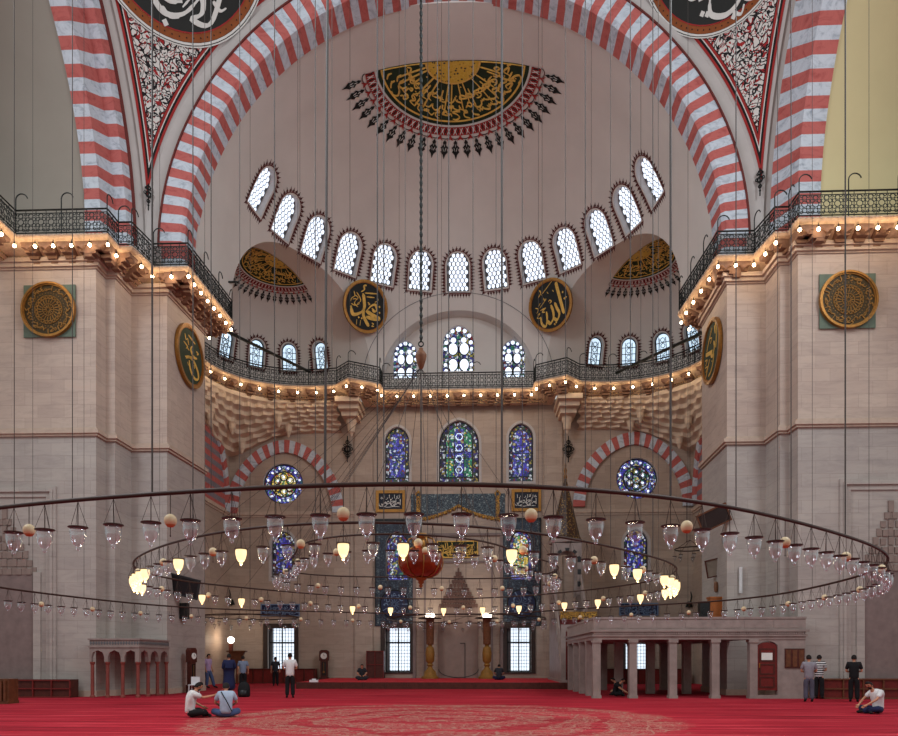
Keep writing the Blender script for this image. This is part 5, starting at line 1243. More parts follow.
# amber globe with hub and chain
GY = 16.7; g = at(421, 563, GY); root = tag(empty('globe_lantern', (g.x, g.y, g.z - .55)), 'large amber glass globe with gilt crown and ribs hanging in the smallest ring', 'globe lantern')
m = MB(); m.lathe([(0, -.335), (.24, -.318), (.38, -.25), (.475, -.13), (.51, 0), (.5, .13), (.44, .24), (.32, .31), (.16, .345), (0, .35)], tuple(g), 28); wpart(m, 'amber_globe', 'amber', root, smooth=0)
m = MB()
for k in range(8):
    a = 2 * PI * k / 8 + .2; m.tube([(g.x + r * math.cos(a), g.y + r * math.sin(a), g.z + z) for r, z in ((.1, -.338), (.25, -.325), (.39, -.26), (.485, -.135), (.52, 0), (.51, .13), (.45, .25), (.33, .32), (.15, .36))], .012, 5)
wpart(m, 'gilt_ribs', 'gold', root, smooth=0)
m = MB(); m.lathe([(0, -.58), (.03, -.56), (.05, -.53), (.03, -.5), (.07, -.46), (.06, -.42), (.12, -.38), (.14, -.34), (.08, -.32), (0, -.31)], tuple(g), 16); wpart(m, 'lower_finial', 'paint_orange', root, smooth=0)
m = MB(); m.lathe([(.13, .33), (.16, .4), (.12, .5), (.1, .58), (.2, .64), (.14, .68), (.0, .7)], tuple(g), 16)
for k in range(6):
    a = 2 * PI * k / 6; m.tube([(g.x + r * math.cos(a), g.y + r * math.sin(a), g.z + z) for r, z in ((.12, .36), (.26, .34), (.33, .44), (.27, .56), (.15, .6))], .02, 5)
wpart(m, 'gilt_crown', 'gold', root, smooth=0)
h = at(421, 357, GY); h.x = g.x
root = tag(empty('cable_hub', (h.x, h.y, h.z - .3)), 'brown spindle-shaped hub on the thick chain above the amber globe, cables fanning out', 'cable hub')
m = MB(); m.lathe([(0, -.3), (.05, -.26), (.1, -.12), (.13, 0), (.13, .06), (.09, .12), (.05, .16), (.05, .2), (0, .22)], tuple(h), 12); wpart(m, 'spindle', 'spire_wood', root, smooth=0)
m = MB(); m.ringstrip(circ(.07, 12, 0, 0), circ(.045, 12, 0, 0), frame((h.x, h.y, h.z + .3), (1, 0, 0), (0, 0, 1)), -.012, .012); wpart(m, 'shackle', 'iron', root)
def cable(a, b, r, lab, grp=None, chain=False, name='suspension_cable'):
    a = Vector(a); b = Vector(b); m = MB()
    if chain:
        n = 170; m.tube([(0, 0, 0), tuple(b - a)], r * .6, 5); d = (b - a)
        for i in range(n): m.ball(tuple(d * ((i + .5) / n)), r * 1.1, 5, 4, 0, (1, 1, 1.8))
    else: m.tube([(0, 0, 0), tuple(b - a)], r, 4)
    o = m.build(name, 'wire' if not chain else 'iron', loc=tuple(a)); tag(o, lab, 'cable', grp); return o
cable((h.x, h.y, h.z + .36), (h.x, h.y, 38), .04, 'thick dark chain holding the spindle hub above the amber globe', chain=True, name='suspension_chain')
cable((g.x, g.y, g.z + .7), (h.x, h.y, h.z - .3), .016, 'dark rod running from the spindle hub down to the amber globe', name='suspension_rod')
P3, P2r, P1 = RINGS[2][1], RINGS[1][1], RINGS[0][1]
for i in list(range(150, 330, 22)) + [20, 60, 100]:
    cable(P3[i % 360], (h.x, h.y, h.z - .25), .006, 'thin cable slanting from the spindle hub down to the smallest ring', 'fanning cables of the smallest ring', name='slanting_cable')
for i in (140, 150, 160, 172, 184): cable(P2r[i], (h.x, h.y, h.z - .25), .006, 'thin cable slanting from the spindle hub to the left of the middle ring', 'fanning cables of the middle ring', name='slanting_cable')
WL = {0: ([(18, 1.0), (75, 1), (147, 1.8), (212, 1), (272, 1), (369, 1.2), (454, 1), (505, 1.8), (580, 1), (624, 1), (665, 2), (732, 1.2), (788, 1.2), (845, 1.8), (869, 1)], [(32, 1), (84, 1), (158, 1), (248, 1), (302, 1), (350, 1.2), (399, 1), (443, 1), (538, 1), (593, 1), (641, 1.2), (687, 1), (777, 1.2), (812, 1)]),
      1: ([(193, 1.6), (240, 1), (313, 1.2), (382, 1.4), (438, 1), (470, 1), (522, 1.2), (567, 1), (610, 1), (653, 1.5)], [(206, 1), (298, 1), (658, 1), (543, 1)]),
      2: ([(332, 1), (404, 1), (496, 1)], [(427, 1)])}
for ri, (near, far) in WL.items():
    P = RINGS[ri][1]; yc = sum(p.y for p in P) / 361
    for lst, isfar in ((near, False), (far, True)):
        for px, k in lst:
            q = min((p for p in P if (p.y > yc) == isfar), key=lambda p: abs(proj(p)[0] - px)); D = (q - CAM).dot(FW)
            rn = ('widest', 'middle-sized', 'smallest')[ri]; sd = 'left' if px < 300 else ('middle' if px < 600 else 'right')
            cable((q.x, q.y, q.z), (q.x, q.y, 40), .005 * k ** 1.3 * (1 + D / 60), 'thin vertical cable rising from the %s arc of the %s ring, %s part' % ('far' if isfar else 'near', rn, sd), 'cables of the %s ring, %s arc, %s part' % (rn, 'far' if isfar else 'near', sd))
q = min((p for p in P1 if p.y < 19), key=lambda p: abs(proj(p)[0] - 320)); b = q + Vector((.12, 0, 6.5)); m = MB()
t = b + Vector((.05, .1, 30)); o = cable(q + Vector((0, 0, .0)), t, .015, 'thickest dark twisted rope rising from the near arc of the widest ring', name='twisted_rope')
# ------------------------------------------------------------------ furniture, platform, pulpit
def gl(px, py): return atz(px, py, 0)
# --- raised marble platform on pillars (right)
x0, x1 = atX(594, 28.3), atX(807, 28.3); yb = 36.6; y0 = 28.4
root = tag(empty('muezzin_platform', ((x0 + x1) / 2, y0, 0)), 'marble platform on square pillars with a small red door, against the right pier', 'platform')
m = MB(); zt = 2.3
xm = atX(706, 34.6) - .1
for e, za, zb_ in ((0, zt, zt + .12), (.05, zt + .12, zt + .2), (.1, zt + .3, zt + .38), (0, zt + .2, zt + .3)): m.box(x0 - e, x1 + e, y0 - e, 28.85, za, zb_); m.box(x0 - e, xm, 28.8, yb + e, za, zb_)
n = 96
for i in range(n): x = x0 + (x1 - x0) * (i + .5) / n; m.box(x - .03, x + .03, y0 - .07, y0, zt + .2, zt + .3)
wpart(m, 'entablature', 'marble_old', root)
m = MB(); m.box(x0, x1, y0, y0 + .16, zt + .38, zt + .82); m.box(x0 + .005, x0 + .16, y0 + .16, yb, zt + .38, zt + .81); m.box(x0 - .03, x1 + .02, y0 - .03, y0 + .2, zt + .8, zt + .88); m.box(x0 - .03, x0 + .2, y0 + .2, yb, zt + .8, zt + .88)
for i in range(7): a = x0 + .2 + i * (x1 - x0 - .3) / 7; m.box(a, a + (x1 - x0 - .3) / 7 - .15, y0 - .015, y0, zt + .45, zt + .74)
wpart(m, 'parapet', 'marble_old', root)
cols = [(597, 0), (633.5, 0), (673.5, 0), (716, 0), (754, 0)]
for px, _ in cols:
    c = atX(px, y0); m = MB(); w = .145; m.box(c - w, c + w, y0 + .02, y0 + .02 + 2 * w, 0.0, zt); m.box(c - w - .04, c + w + .04, y0 - .02, y0 + .06 + 2 * w, zt - .12, zt); m.box(c - w - .03, c + w + .03, y0 - .01, y0 + .05 + 2 * w, 0, .12); wpart(m, 'pillar', 'marble_old', root)
for k in range(1, 5):
    y = y0 + (yb - y0 - .4) * k / 4
    for xx in ((x0 + .02), (x0 + 1.6), (x0 + 3.0), (x0 + 4.6)):
        if xx > x0 + .1 and k not in (2, 4): continue
        m = MB(); m.box(xx, xx + .34, y, y + .34, 0, zt); m.box(xx - .03, xx + .37, y - .03, y + .37, zt - .1, zt); wpart(m, 'pillar', 'marble_old', root)
c = atX(754, y0) + .15; dx0, dx1 = atX(757.5, y0), atX(778, y0)
m = MB(); m.box(c, dx0, y0 + .03, y0 + .3, 0, zt); m.box(dx1, x1, y0 + .03, y0 + .3, 0, zt)
m.prism([(dx0, 2.1), (dx0, zt), (dx1, zt), (dx1, 2.1)] + [((dx0 + dx1) / 2 + (dx1 - dx0) / 2 * math.cos(a), 2.0 + .24 * math.sin(a)) for a in [PI * i / 8 for i in range(1, 8)]], lambda u, v, w: (u, w, v), y0 + .03, y0 + .3)
m.box(c, x1 + .01, y0 + .0, y0 + .025, 0, .14); m.box(x1 - .1, x1 - .005, y0 + .3, 28.85, 0, zt); wpart(m, 'side_wall', 'marble_old', root)
m = MB(); f = lambda u, v, w: (u, y0 + .12 - w, v)
m.prism([(dx0, .32), (dx1, .32), (dx1, 1.98)] + [((dx0 + dx1) / 2 + (dx1 - dx0) / 2 * math.cos(a), 1.98 + .22 * math.sin(a)) for a in [PI * i / 8 for i in range(1, 8)]] + [(dx0, 1.98)], f, 0, .05)
door = wpart(m, 'door', 'wood_red', root)
m = MB(); cx = (dx0 + dx1) / 2
for a, b in ((.42, .85), (.93, 1.35), (1.43, 1.95)): m.ringstrip([(dx0 + .1, a), (dx1 - .1, a), (dx1 - .1, b), (dx0 + .1, b)], [(dx0 + .15, a + .05), (dx1 - .15, a + .05), (dx1 - .15, b - .05), (dx0 + .15, b - .05)], f, .05, .07)
wpart(m, 'door_moulding', 'wood_dark', door)
m = MB(); m.obox(f, cx - .22, cx + .2, 1.5, 1.78, .07, .075); wpart(m, 'paper_notice', 'paper', door)
m = MB(); m.obox(f, dx0 + .08, dx0 + .11, 1.2, 1.38, .05, .1); wpart(m, 'door_handle', 'gold_dark', door)
hx0, hx1 = atX(785, y0), atX(804.5, y0); hz0, hz1 = at(795, 668, y0).z, at(795, 648.5, y0).z
m = MB(); m.box(hx0, hx1, y0 - .01, y0 + .03, hz0, hz1, 0); 
for k in range(3): a = hx0 + (hx1 - hx0) * k / 3; m.box(a + .04, a + (hx1 - hx0) / 3 - .04, y0 - .025, y0 - .01, hz0 + .05, hz1 - .05, 1)
wpart(m, 'shutter', ['wood_dark', 'wood_brown'], root)
# --- small marble arcade (left)
ax0, ax1 = atX(89.5, 28.2), atX(139, 28.2); ay0 = 28.2; ay1 = 31.0; az = 2.35
root = tag(empty('water_arcade', ((ax0 + ax1) / 2, ay0, 0)), 'small marble canopy on slim pink columns with pointed arches, beside the left pier', 'canopy')
def arcade(m, f, L, n, z0, z1):
    W = L / n
    for i in range(n):
        a, b = i * W, (i + 1) * W; c = (a + b) / 2; hw = W * .4
        P = [(a, z1), (a, z0), (c - hw, z0)] + [(c + hw * (-math.cos(t)) , z0 + .42 * math.sin(t) ** .7 + (.06 * abs(math.cos(4 * t)))) for t in [PI * k / 12 for k in range(1, 12)]] + [(c + hw, z0), (b, z0), (b, z1)]
        m.prism(P, f, 0, .14)
FA = lambda u, v, w: (ax0 + u, ay0 + w, v); FB = lambda u, v, w: (ax1 - w, ay0 + u, v); LX, LY = ax1 - ax0, ay1 - ay0
m = MB(); arcade(m, FA, LX, 3, 1.42, 2.0); arcade(m, FB, LY, 3, 1.42, 2.0); m.box(ax1 - .16, ax1 + .01, ay0 - .01, ay0 + .16, 1.42, 2.0); wpart(m, 'pointed_arches', 'marble_old', root)
m = MB(); m.box(ax0 - .04, ax1 + .04, ay0 - .04, ay1, 2.0, 2.06, 0); m.box(ax0, ax1, ay0, ay1, 2.06, 2.3, 0); m.box(ax0 - .05, ax1 + .05, ay0 - .05, ay1, 2.3, 2.36, 0)
for i in range(18): a = ax0 + LX * (i + .5) / 18; m.prism([(a - .05, 2.18), (a, 2.1), (a + .05, 2.18), (a, 2.26)], lambda u, v, w: (u, ay0 - w, v), 0, .015, 1)
for i in range(24): a = ay0 + LY * (i + .5) / 24; m.prism([(a - .05, 2.18), (a, 2.1), (a + .05, 2.18), (a, 2.26)], lambda u, v, w: (ax1 + w, u, v), 0, .015, 1)
wpart(m, 'cornice', ['marble_old', 'lead'], root)
for i in range(4):
    m = MB(); m.lathe([(.1, 0), (.1, .06), (.07, .1), (.065, 1.3), (.1, 1.38), (.1, 1.43)], (ax0 + .08 + (LX - .16) * i / 3, ay0 + .08, 0), 10); wpart(m, 'column', 'column_red', root)
for i in range(1, 4):
    m = MB(); m.lathe([(.1, 0), (.1, .06), (.07, .1), (.065, 1.3), (.1, 1.38), (.1, 1.43)], (ax1 - .08, ay0 + .08 + (LY - .16) * i / 3, 0), 10); wpart(m, 'column', 'column_red', root)
# --- pulpit (minbar) seen end-on
mx = atX(566.5, 41.5); root = tag(empty('pulpit', (mx, 40.5, 0)), 'tall narrow marble pulpit with dark patterned conical spire and gilt tip, right of the niche', 'pulpit')
def zz(py, Y): return at(566, py, Y).z
Ys = 43.2; sz = lambda py: zz(py, Ys); cxs = atX(565.5, Ys)
m = MB(); m.lathe([(1.0, 0), (.92, .2), (.86, .26), (.05, sz(478) - sz(541) + .0)], (cxs, Ys, sz(541)), 8); wpart(m, 'spire', 'spire_patterned', root)
m = MB(); m.lathe([(.06, 0), (.12, .12), (.05, .3), (.1, .5), (.04, .7), (.06, .8), (.02, 1.0), (0, 1.35)], (cxs, Ys, sz(479)), 8); wpart(m, 'gilt_tip', 'gold', root)
m = MB(); m.lathe([(1.0, -.18), (1.02, 0), (.95, .04)], (cxs, Ys, sz(541)), 8)
H = sz(545); fz = lambda u, v, w: (cxs + u, Ys - .8 + w, v)
P = [(-.85, H), (-.85, sz(596)), (-.58, sz(596)), (-.58, sz(562))] + [(-.58 * math.cos(t), sz(562) + .55 * math.sin(t)) for t in [PI * k / 10 for k in range(1, 10)]] + [(.58, sz(562)), (.58, sz(596)), (.85, sz(596)), (.85, H)]
m.prism(P, fz, 0, .2); m.prism(P, fz, 1.4, 1.6); wpart(m, 'kiosk', 'marble_old', root)
m = MB()
for k in range(9):
    t0, t1 = PI * k / 9, PI * (k + 1) / 9; m.prism([(.78 * math.cos(t0), sz(562) + .72 * math.sin(t0)), (.78 * math.cos(t1), sz(562) + .72 * math.sin(t1)), (.6 * math.cos(t1), sz(562) + .56 * math.sin(t1)), (.6 * math.cos(t0), sz(562) + .56 * math.sin(t0))], fz, -.05, .0, k % 2)
for s in (-1, 1):
    for k in range(5): m.obox(fz, min(s * .6, s * .8), max(s * .6, s * .8), sz(564 + k * 6), sz(559 + k * 6), -.04, 0, k % 2)
wpart(m, 'arch_banding', ['lead_dark', 'marble_old'], root)
m = MB(); m.box(cxs - .95, cxs + .95, 37.6, 44.2, .33, .45)
for s in (-1, 1):
    x = cxs + s * .8; m.add([(x - .06, 37.8, .33), (x - .06, 44.2, .33), (x - .06, 44.2, sz(592)), (x - .06, 42.4, sz(592)), (x + .06, 37.8, .33), (x + .06, 44.2, .33), (x + .06, 44.2, sz(592)), (x + .06, 42.4, sz(592))], [(0, 1, 2, 3), (7, 6, 5, 4), (0, 4, 5, 1), (1, 5, 6, 2), (2, 6, 7, 3), (3, 7, 4, 0)])
    m.tube([(x, 37.9, 1.4), (x, 42.4, sz(592) + .9)], .07, 6); m.tube([(x, 37.9, .4), (x, 37.9, 1.5)], .08, 6); m.tube([(x, 37.9, .9), (x, 42.4, sz(592) + .3)], .05, 6)
wpart(m, 'flank', 'marble_old', root)
m = MB()
for k in range(14): m.box(cxs - .72, cxs + .72, 38.0 + k * .32, 42.6, .33 + k * .27, .33 + (k + 1) * .27)
wpart(m, 'steps', 'wood_red', root)
m = MB(); f = lambda u, v, w: (cxs + u, 37.75 + w, v)
m.prism([(-.9, .33), (-.66, .33), (-.66, 3.0), (.66, 3.0), (.66, .33), (.9, .33), (.9, 3.35), (-.9, 3.35)], f, 0, .16); wpart(m, 'gate', 'marble_old', root)
m = MB(); gx0, gx1 = atX(566, 37.5), atX(595, 37.5); q0, q1 = at(580, 619, 37.6).z, at(580, 612, 37.6).z; m.box(cxs - .95, cxs + .95, 37.6, 37.72, q0 - .02, q1 + .02); wpart(m, 'gilt_crest', 'gold_ornament', root)
# --- prayer niche (mihrab)
mc = X(458.5); root = tag(empty('prayer_niche', (mc, YW, .33)), 'tall carved marble prayer niche in the middle of the back wall', 'prayer niche')
m = MB()
for a, b, w0, w1, top in ((413, 416, 0, .12, 534), (500, 503, 0, .12, 534), (424, 426, 0, .08, 562), (491, 493, 0, .08, 562)): m.obox(f0, X(a), X(b), .33, Z(top), w0, w1)
m.obox(f0, X(413), X(503), Z(536), Z(533.5), 0, .16); m.obox(f0, X(424), X(493), Z(563), Z(561), 0, .1); wpart(m, 'moulded_frame', 'marble_dark', root)
m = MB(); m.obox(f0, X(438), X(478), .33, Z(606), .0, .05); wpart(m, 'recess', 'marble_niche', root)
m = MB(); tiers = 9
for k in range(tiers):
    hw = 18 * (1 - k / tiers) ** 1.1 / 15.45; z = Z(608) + (Z(572) - Z(608)) * k / tiers; n = max(1, int(hw / .16))
    for j in range(-n, n + 1):
        x = mc + j * hw / n; m.prism([(x - .09, z + .1), (x, z - .02), (x + .09, z + .1), (x + .09, z + .26), (x - .09, z + .26)], f0, 0, .06 + .05 * ((j + k) % 2))
m.obox(f0, mc - .05, mc + .05, Z(573), Z(568), 0, .08); wpart(m, 'muqarnas_hood', 'marble_pinkdark', root)
m = MB(); m.ringstrip(arch_curve(1.3, .9, -.55, 20), arch_curve(1.26, .9, -.51, 20), lambda u, v, w: f0(mc + u, v, w), .05, .08, closed=False); m.obox(f0, mc + .4, mc + .44, .33, 2.6, .05, .09); m.obox(f0, mc + .1, mc + .44, 2.56, 2.6, .05, .09); wpart(m, 'drawn_lines', 'lead_dark', root)
for px, sd in ((430, 'left'), (487, 'right')):
    c = atX(px, 45.4); root = tag(empty('candlestick', (c, 45.4, .33)), 'tall gilt candlestick with a lit lamp on the %s of the prayer niche' % sd, 'candlestick')
    m = MB(); m.lathe([(.55, 0), (.55, .1), (.42, .2), (.36, .45), (.2, .6), (.14, .75)], (c, 45.4, .33), 16); wpart(m, 'foot', 'gold_dull', root, smooth=40)
    m = MB(); m.lathe([(.14, .75), (.22, .85), (.14, .95), (.27, 1.1), (.3, 1.6), (.24, 1.95), (.12, 2.05), (.16, 2.15)], (c, 45.4, .33), 16); wpart(m, 'stem', 'gold_dull', root, smooth=40)
    m = MB(); m.lathe([(.22, 2.15), (.24, 2.2), (.26, 3.7), (.3, 3.75)], (c, 45.4, .33), 16); wpart(m, 'candle', 'spire_wood', root, smooth=40)
    m = MB(); m.lathe([(.0, 3.74), (.75, 3.78), (.75, 3.82), (.1, 3.86)], (c, 45.4, .33), 18); wpart(m, 'drip_pan', 'iron_brown', root)
    m = MB(); m.lathe([(.26, 3.86), (.3, 3.98), (.26, 4.1), (0, 4.12)], (c, 45.4, .33), 14); wpart(m, 'lamp_shade', 'lamp_white', root, smooth=0)
    l = bpy.data.lights.new('candle_light', 'POINT'); l.energy = 25; l.color = (1, .7, .42); l.shadow_soft_size = .2; o = bpy.data.objects.new('candle_light', l); COL.objects.link(o); o.location = (c, 44.9, 4.9)
# --- cabinets, shelves, clocks, boards
def box_thing(name, label, cat, x0, x1, y0, y1, z0, z1, mat, cells=(1, 1), inner='wood_dark', depth=.06, group=None):
    root = tag(empty(name, ((x0 + x1) / 2, (y0 + y1) / 2, z0)), label, cat, group); t = .05; m = MB()
    m.box(x0, x1, y0 + depth, y1, z0, z1); nx, nz = cells; m2 = MB()
    for i in range(nx + 1): a = x0 + (x1 - x0 - t) * i / nx; m2.box(a, a + t, y0, y0 + depth, z0, z1)
    for j in range(nz + 1): a = z0 + (z1 - z0 - t) * j / nz; m2.box(x0, x1, y0 - .01, y0 + depth, a, a + t)
    wpart(m, 'carcass', inner, root); wpart(m2, 'shelf_frame', mat, root); return root
box_thing('shoe_shelf', 'low dark wooden shoe shelf below the niche of the left pier', 'shelf', atX(-20, 28.2), atX(73, 28.2), 28.0, 28.6, 0, .72, 'wood_red', (5, 2), 'wood_dark')
box_thing('shoe_shelf', 'low dark red wooden shelf along the foot of the right pier', 'shelf', atX(823, 28.2), atX(925, 28.2), 28.2, 28.7, 0, .78, 'wood_brown', (5, 2), 'wood_red')
m = MB(); b = gl(3, 704); b.x = atX(8, b.y); m.box(b.x - .9, b.x, b.y, b.y + .6, 0, .1); m.box(b.x - .9, b.x, b.y + .05, b.y + .55, .1, .85)
for i in range(6): m.box(b.x - .85 + i * .14, b.x - .78 + i * .14, b.y - .02, b.y + .05, .1, .8)
tag(wobj(m, 'wooden_chest', 'wood_brown', (b.x, b.y, 0)), 'brown slatted wooden chest at the left picture edge on the carpet', 'chest')
box_thing('low_cabinet', 'long low dark red cabinet under the left back window', 'cabinet', X(247), X(318), 45.6, 46.4, 0, .95, 'wood_dark', (7, 1), 'wood_red')
box_thing('low_cabinet', 'low dark cabinet behind the pillars of the marble platform', 'cabinet', 9.0, 14.4, 45.6, 46.4, 0, .95, 'wood_dark', (7, 1), 'wood_red')
box_thing('bookcase', 'dark wooden cabinet left of the tiled wall on the dais', 'cabinet', X(369), X(386), 45.4, 46.2, .34, Z(651), 'wood_red', (2, 2), 'wood_dark')
def clock(x, y, z0, h, w, label, rz=0):
    root = tag(empty('longcase_clock', (x, y, z0), rz), label, 'clock'); m = MB(); d = .28
    m.box(-w / 2, w / 2, -d / 2, d / 2, 0, h * .18); m.box(-w * .38, w * .38, -d * .4, d * .4, h * .18, h * .68); m.box(-w / 2, w / 2, -d / 2, d / 2, h * .68, h * .95); m.prism([(-w / 2, h * .95), (w / 2, h * .95), (w * .3, h), (-w * .3, h)], lambda u, v, q: (u, q, v), -d / 2, d / 2); m.build('case', 'wood_dark', root)
    m = MB(); f = frame((0, -d / 2, h * .82), (1, 0, 0), (0, 0, 1), (0, -1, 0)); m.prism(circ(w * .34, 20), f, 0, .02); m.build('dial', 'paper', root)
    m = MB(); m.obox(f, -.008, .008, 0, w * .26, .02, .03); m.obox(f, 0, w * .18, -.008, .008, .02, .03); m.build('hands', 'ink', root)
    m = MB(); f = frame((0, -d * .4, 0), (1, 0, 0), (0, 0, 1), (0, -1, 0)); m.obox(f, -w * .24, w * .24, h * .24, h * .64, 0, .015); m.build('pendulum_window', 'screen_glass', root)
    m = MB(); m.prism(circ(.07, 12, 0, h * .34), f, .02, .035); m.obox(f, -.01, .01, h * .34, h * .62, .02, .03); m.build('pendulum', 'gold', root); return root
pl = pier_plan(-1)
clock(-11.85, 32.4, 0, 2.05, .42, 'tall dark wooden clock at the inner side of the left pier', R(70))
clock(X(326.5), 45.9, .0, Z(650), .6, 'tall dark wooden clock standing by the back wall left of the dais')
def panel(name, label, cat, c, u, v, hw, hh, mat, rim, extra=None, t=.08):
    f = frame(c, u, v); root = tag(empty(name, tuple(c)), label, cat); m = MB(); m.obox(f, -hw, hw, -hh, hh, -t, 0); wpart(m, 'panel_face', mat, root)
    m = MB(); O = [(-hw, -hh), (hw, -hh), (hw, hh), (-hw, hh)]; k = min(hw, hh) * .14; m.ringstrip(O, [(-hw + k, -hh + k), (hw - k, -hh + k), (hw - k, hh - k), (-hw + k, hh - k)], f, 0, .04); wpart(m, 'frame', rim, root); return root
cR = at(714, 518, 30.9); panel('display_board', 'large tilted dark display board with brown frame high on the right pier side', 'board', cR, Vector((.9, -.1, .42)), Vector((-.42, -.2, .9)), .66, .4, 'screen_glass', 'wood_brown')
cR = at(713.5, 568, 32.6); panel('framed_picture', 'small tilted framed picture on the inner side of the right pier', 'picture', cR, Vector((.96, -.2, .22)), Vector((-.2, -.1, .96)), .33, .4, 'screen_paper', 'wood_dark')
cR = at(716, 587, 32.4); m = MB(); m.lathe([(0, -.26), (.08, -.2), (.1, 0), (.08, .2), (0, .26)], tuple(cR), 10); tag(wobj(m, 'oval_plaque', 'spire_wood', tuple(cR)), 'tiny brown oval plaque under the framed picture on the right pier', 'plaque')
cL = at(182, 586, 31.6); panel('display_board', 'wide dark display screen leaning out from the inner side of the left pier', 'screen', cL, Vector((.96, .0, -.25)), Vector((.25, -.2, .93)), .78, .45, 'black_plastic', 'lead_dark')
cL = at(184.5, 611, 32.4); m = MB(); m.box(-.17, .17, -.15, .15, -.36, .36); m.prism(circ(.11, 14, 0, -.12), lambda u, v, w: (u, -.15 - w, v), 0, .03); m.prism(circ(.06, 12, 0, .18), lambda u, v, w: (u, -.15 - w, v), 0, .03); tag(m.build('loudspeaker', 'black_plastic', loc=tuple(cL)), 'small black loudspeaker under the dark screen on the left pier', 'loudspeaker')
zt2 = 2.62 + .88
c = at(726, 605, 32.0); m = MB(); m.box(-.3, .3, -.2, .2, 0, 1.5); m.box(-.33, .33, -.23, .23, 1.5, 1.58); m.prism([(-.22, .8), (.22, .8), (.22, 1.42), (-.22, 1.42)], lambda u, v, w: (u, -.2 - w, v), 0, .02); tag(m.build('lectern', 'wood_orange', loc=(c.x - .45, 32.0, 2.68)), 'small orange wooden lectern on top of the marble platform', 'lectern')
c = at(714, 605, 32.0); m = MB(); m.box(-.2, .2, -.2, .2, 0, 1.35); m.prism(circ(.13, 14, 0, .95), lambda u, v, w: (u, -.2 - w, v), 0, .03); tag(m.build('loudspeaker', 'black_plastic', loc=(c.x - .45, 32.0, 2.68)), 'black loudspeaker on top of the marble platform beside the orange lectern', 'loudspeaker')
# wall lamp and shelf on the left back wall
c = at(231, 640, 44.6); root = tag(empty('standing_lamp', (c.x, 44.6, 0)), 'lit white globe lamp on a dark wooden stand left of the back window', 'lamp')
m = MB(); m.lathe([(.3, 0), (.3, .06), (.06, .12), (.05, 2.0), (.14, 2.1), (.14, c.z - .22)], (c.x, 44.6, 0), 10); wpart(m, 'stand', 'wood_dark', root)
m = MB(); m.ball((c.x, 44.6, c.z), .2, 14, 10); wpart(m, 'globe', 'lamp_white', root, smooth=0)
l = bpy.data.lights.new('lamp_light', 'POINT'); l.energy = 45; l.color = (1, .74, .5); l.shadow_soft_size = .2; o = bpy.data.objects.new('lamp_light', l); COL.objects.link(o); o.location = (c.x, 44.2, c.z + .1)
c = at(237, 652, 44.4); m = MB(); m.box(-.6, .6, -.2, .2, 0, .08); m.prism([(-.5, 0), (.5, 0), (.2, -.7), (-.2, -.7)], lambda u, v, w: (u, w, v), -.1, .1); m.box(-.05, .05, -.05, .05, -c.z, -.7); tag(m.build('book_stand', 'wood_brown', loc=tuple(c)), 'brown wooden reading stand beside the lit globe lamp', 'stand')
# small white chair near the clock, backpack, white box on the dais
g_ = gl(194, 695); root = tag(empty('plastic_chair', tuple(g_)), 'small white plastic stool chair beside the clock at the left pier', 'chair')
for i, (a, b) in enumerate(((-.17, -.17), (.17, -.17), (-.17, .17), (.17, .17))): m = MB(); m.tube([(a, b, 0), (a * .9, b * .9, .42)], .018, 6); m.build('leg', 'white_plastic', root)
m = MB(); m.box(-.19, .19, -.19, .19, .42, .45); m.build('seat', 'white_plastic', root); m = MB(); m.box(-.19, .19, .16, .19, .45, .78); m.build('backrest', 'white_plastic', root)
g_ = gl(244, 697); root = tag(empty('backpack', tuple(g_)), 'black backpack standing on the carpet behind the man with the shoulder strap', 'backpack')
m = MB(); m.lathe([(.2, 0), (.25, .06), (.26, .3), (.22, .5), (.12, .6), (0, .63)], seg=16, sy=.7); m.build('bag_body', 'black_cloth', root, smooth=0); m = MB(); m.lathe([(.15, .05), (.17, .1), (.16, .28), (.0, .32)], (0, -.14, 0), 12, sy=.5); m.build('front_pocket', 'black_plastic', root, smooth=0)
m = MB(); m.tube([(-.05, 0, .6), (-.03, 0, .68), (.03, 0, .68), (.05, 0, .6)], .015, 6); m.build('carry_loop', 'black_cloth', root)
c = at(314, 681.5, 37.8); m = MB(); m.box(-.22, .22, -.12, .12, 0, .12); m.box(-.1, .1, -.06, .06, .12, .18); tag(m.build('white_box', 'white_plastic', loc=(c.x, 37.8, .33)), 'small white box on the left end of the dais', 'box')
# torch bracket figures on the back wall and pier
for px, py, lab in ((231.5, 598, 'dark iron wall bracket on the back wall above the lit globe lamp'), (689, 600, 'dark iron wall bracket on the back wall near the right pier')):
    c = at(px, py, YW - .05); f = frame(c, (1, 0, 0), (0, 0, 1), (0, -1, 0)); m = MB(); m.tube([f(0, -.45, 0), f(0, -.2, .35), f(.05, .2, .4), f(.0, .5, .38)], [.07, .06, .05, .03], 6); m.prism([(-.22, -.45), (.22, -.45), (.1, -.1), (-.1, -.1)], f, -.05, .06); tag(wobj(m, 'iron_bracket', 'iron', tuple(c)), lab, 'bracket')
# --- corner moulding of the right pier platform: pale tube lamp
c = at(741, 580, 30.95); m = MB(); m.tube([(0, 0, -.5), (0, 0, .5)], .04, 8); m.box(-.06, .06, 0, .08, -.55, .55); tag(m.build('tube_lamp', 'white_frame', loc=tuple(c)), 'pale vertical tube lamp on the inner corner of the right pier', 'lamp')
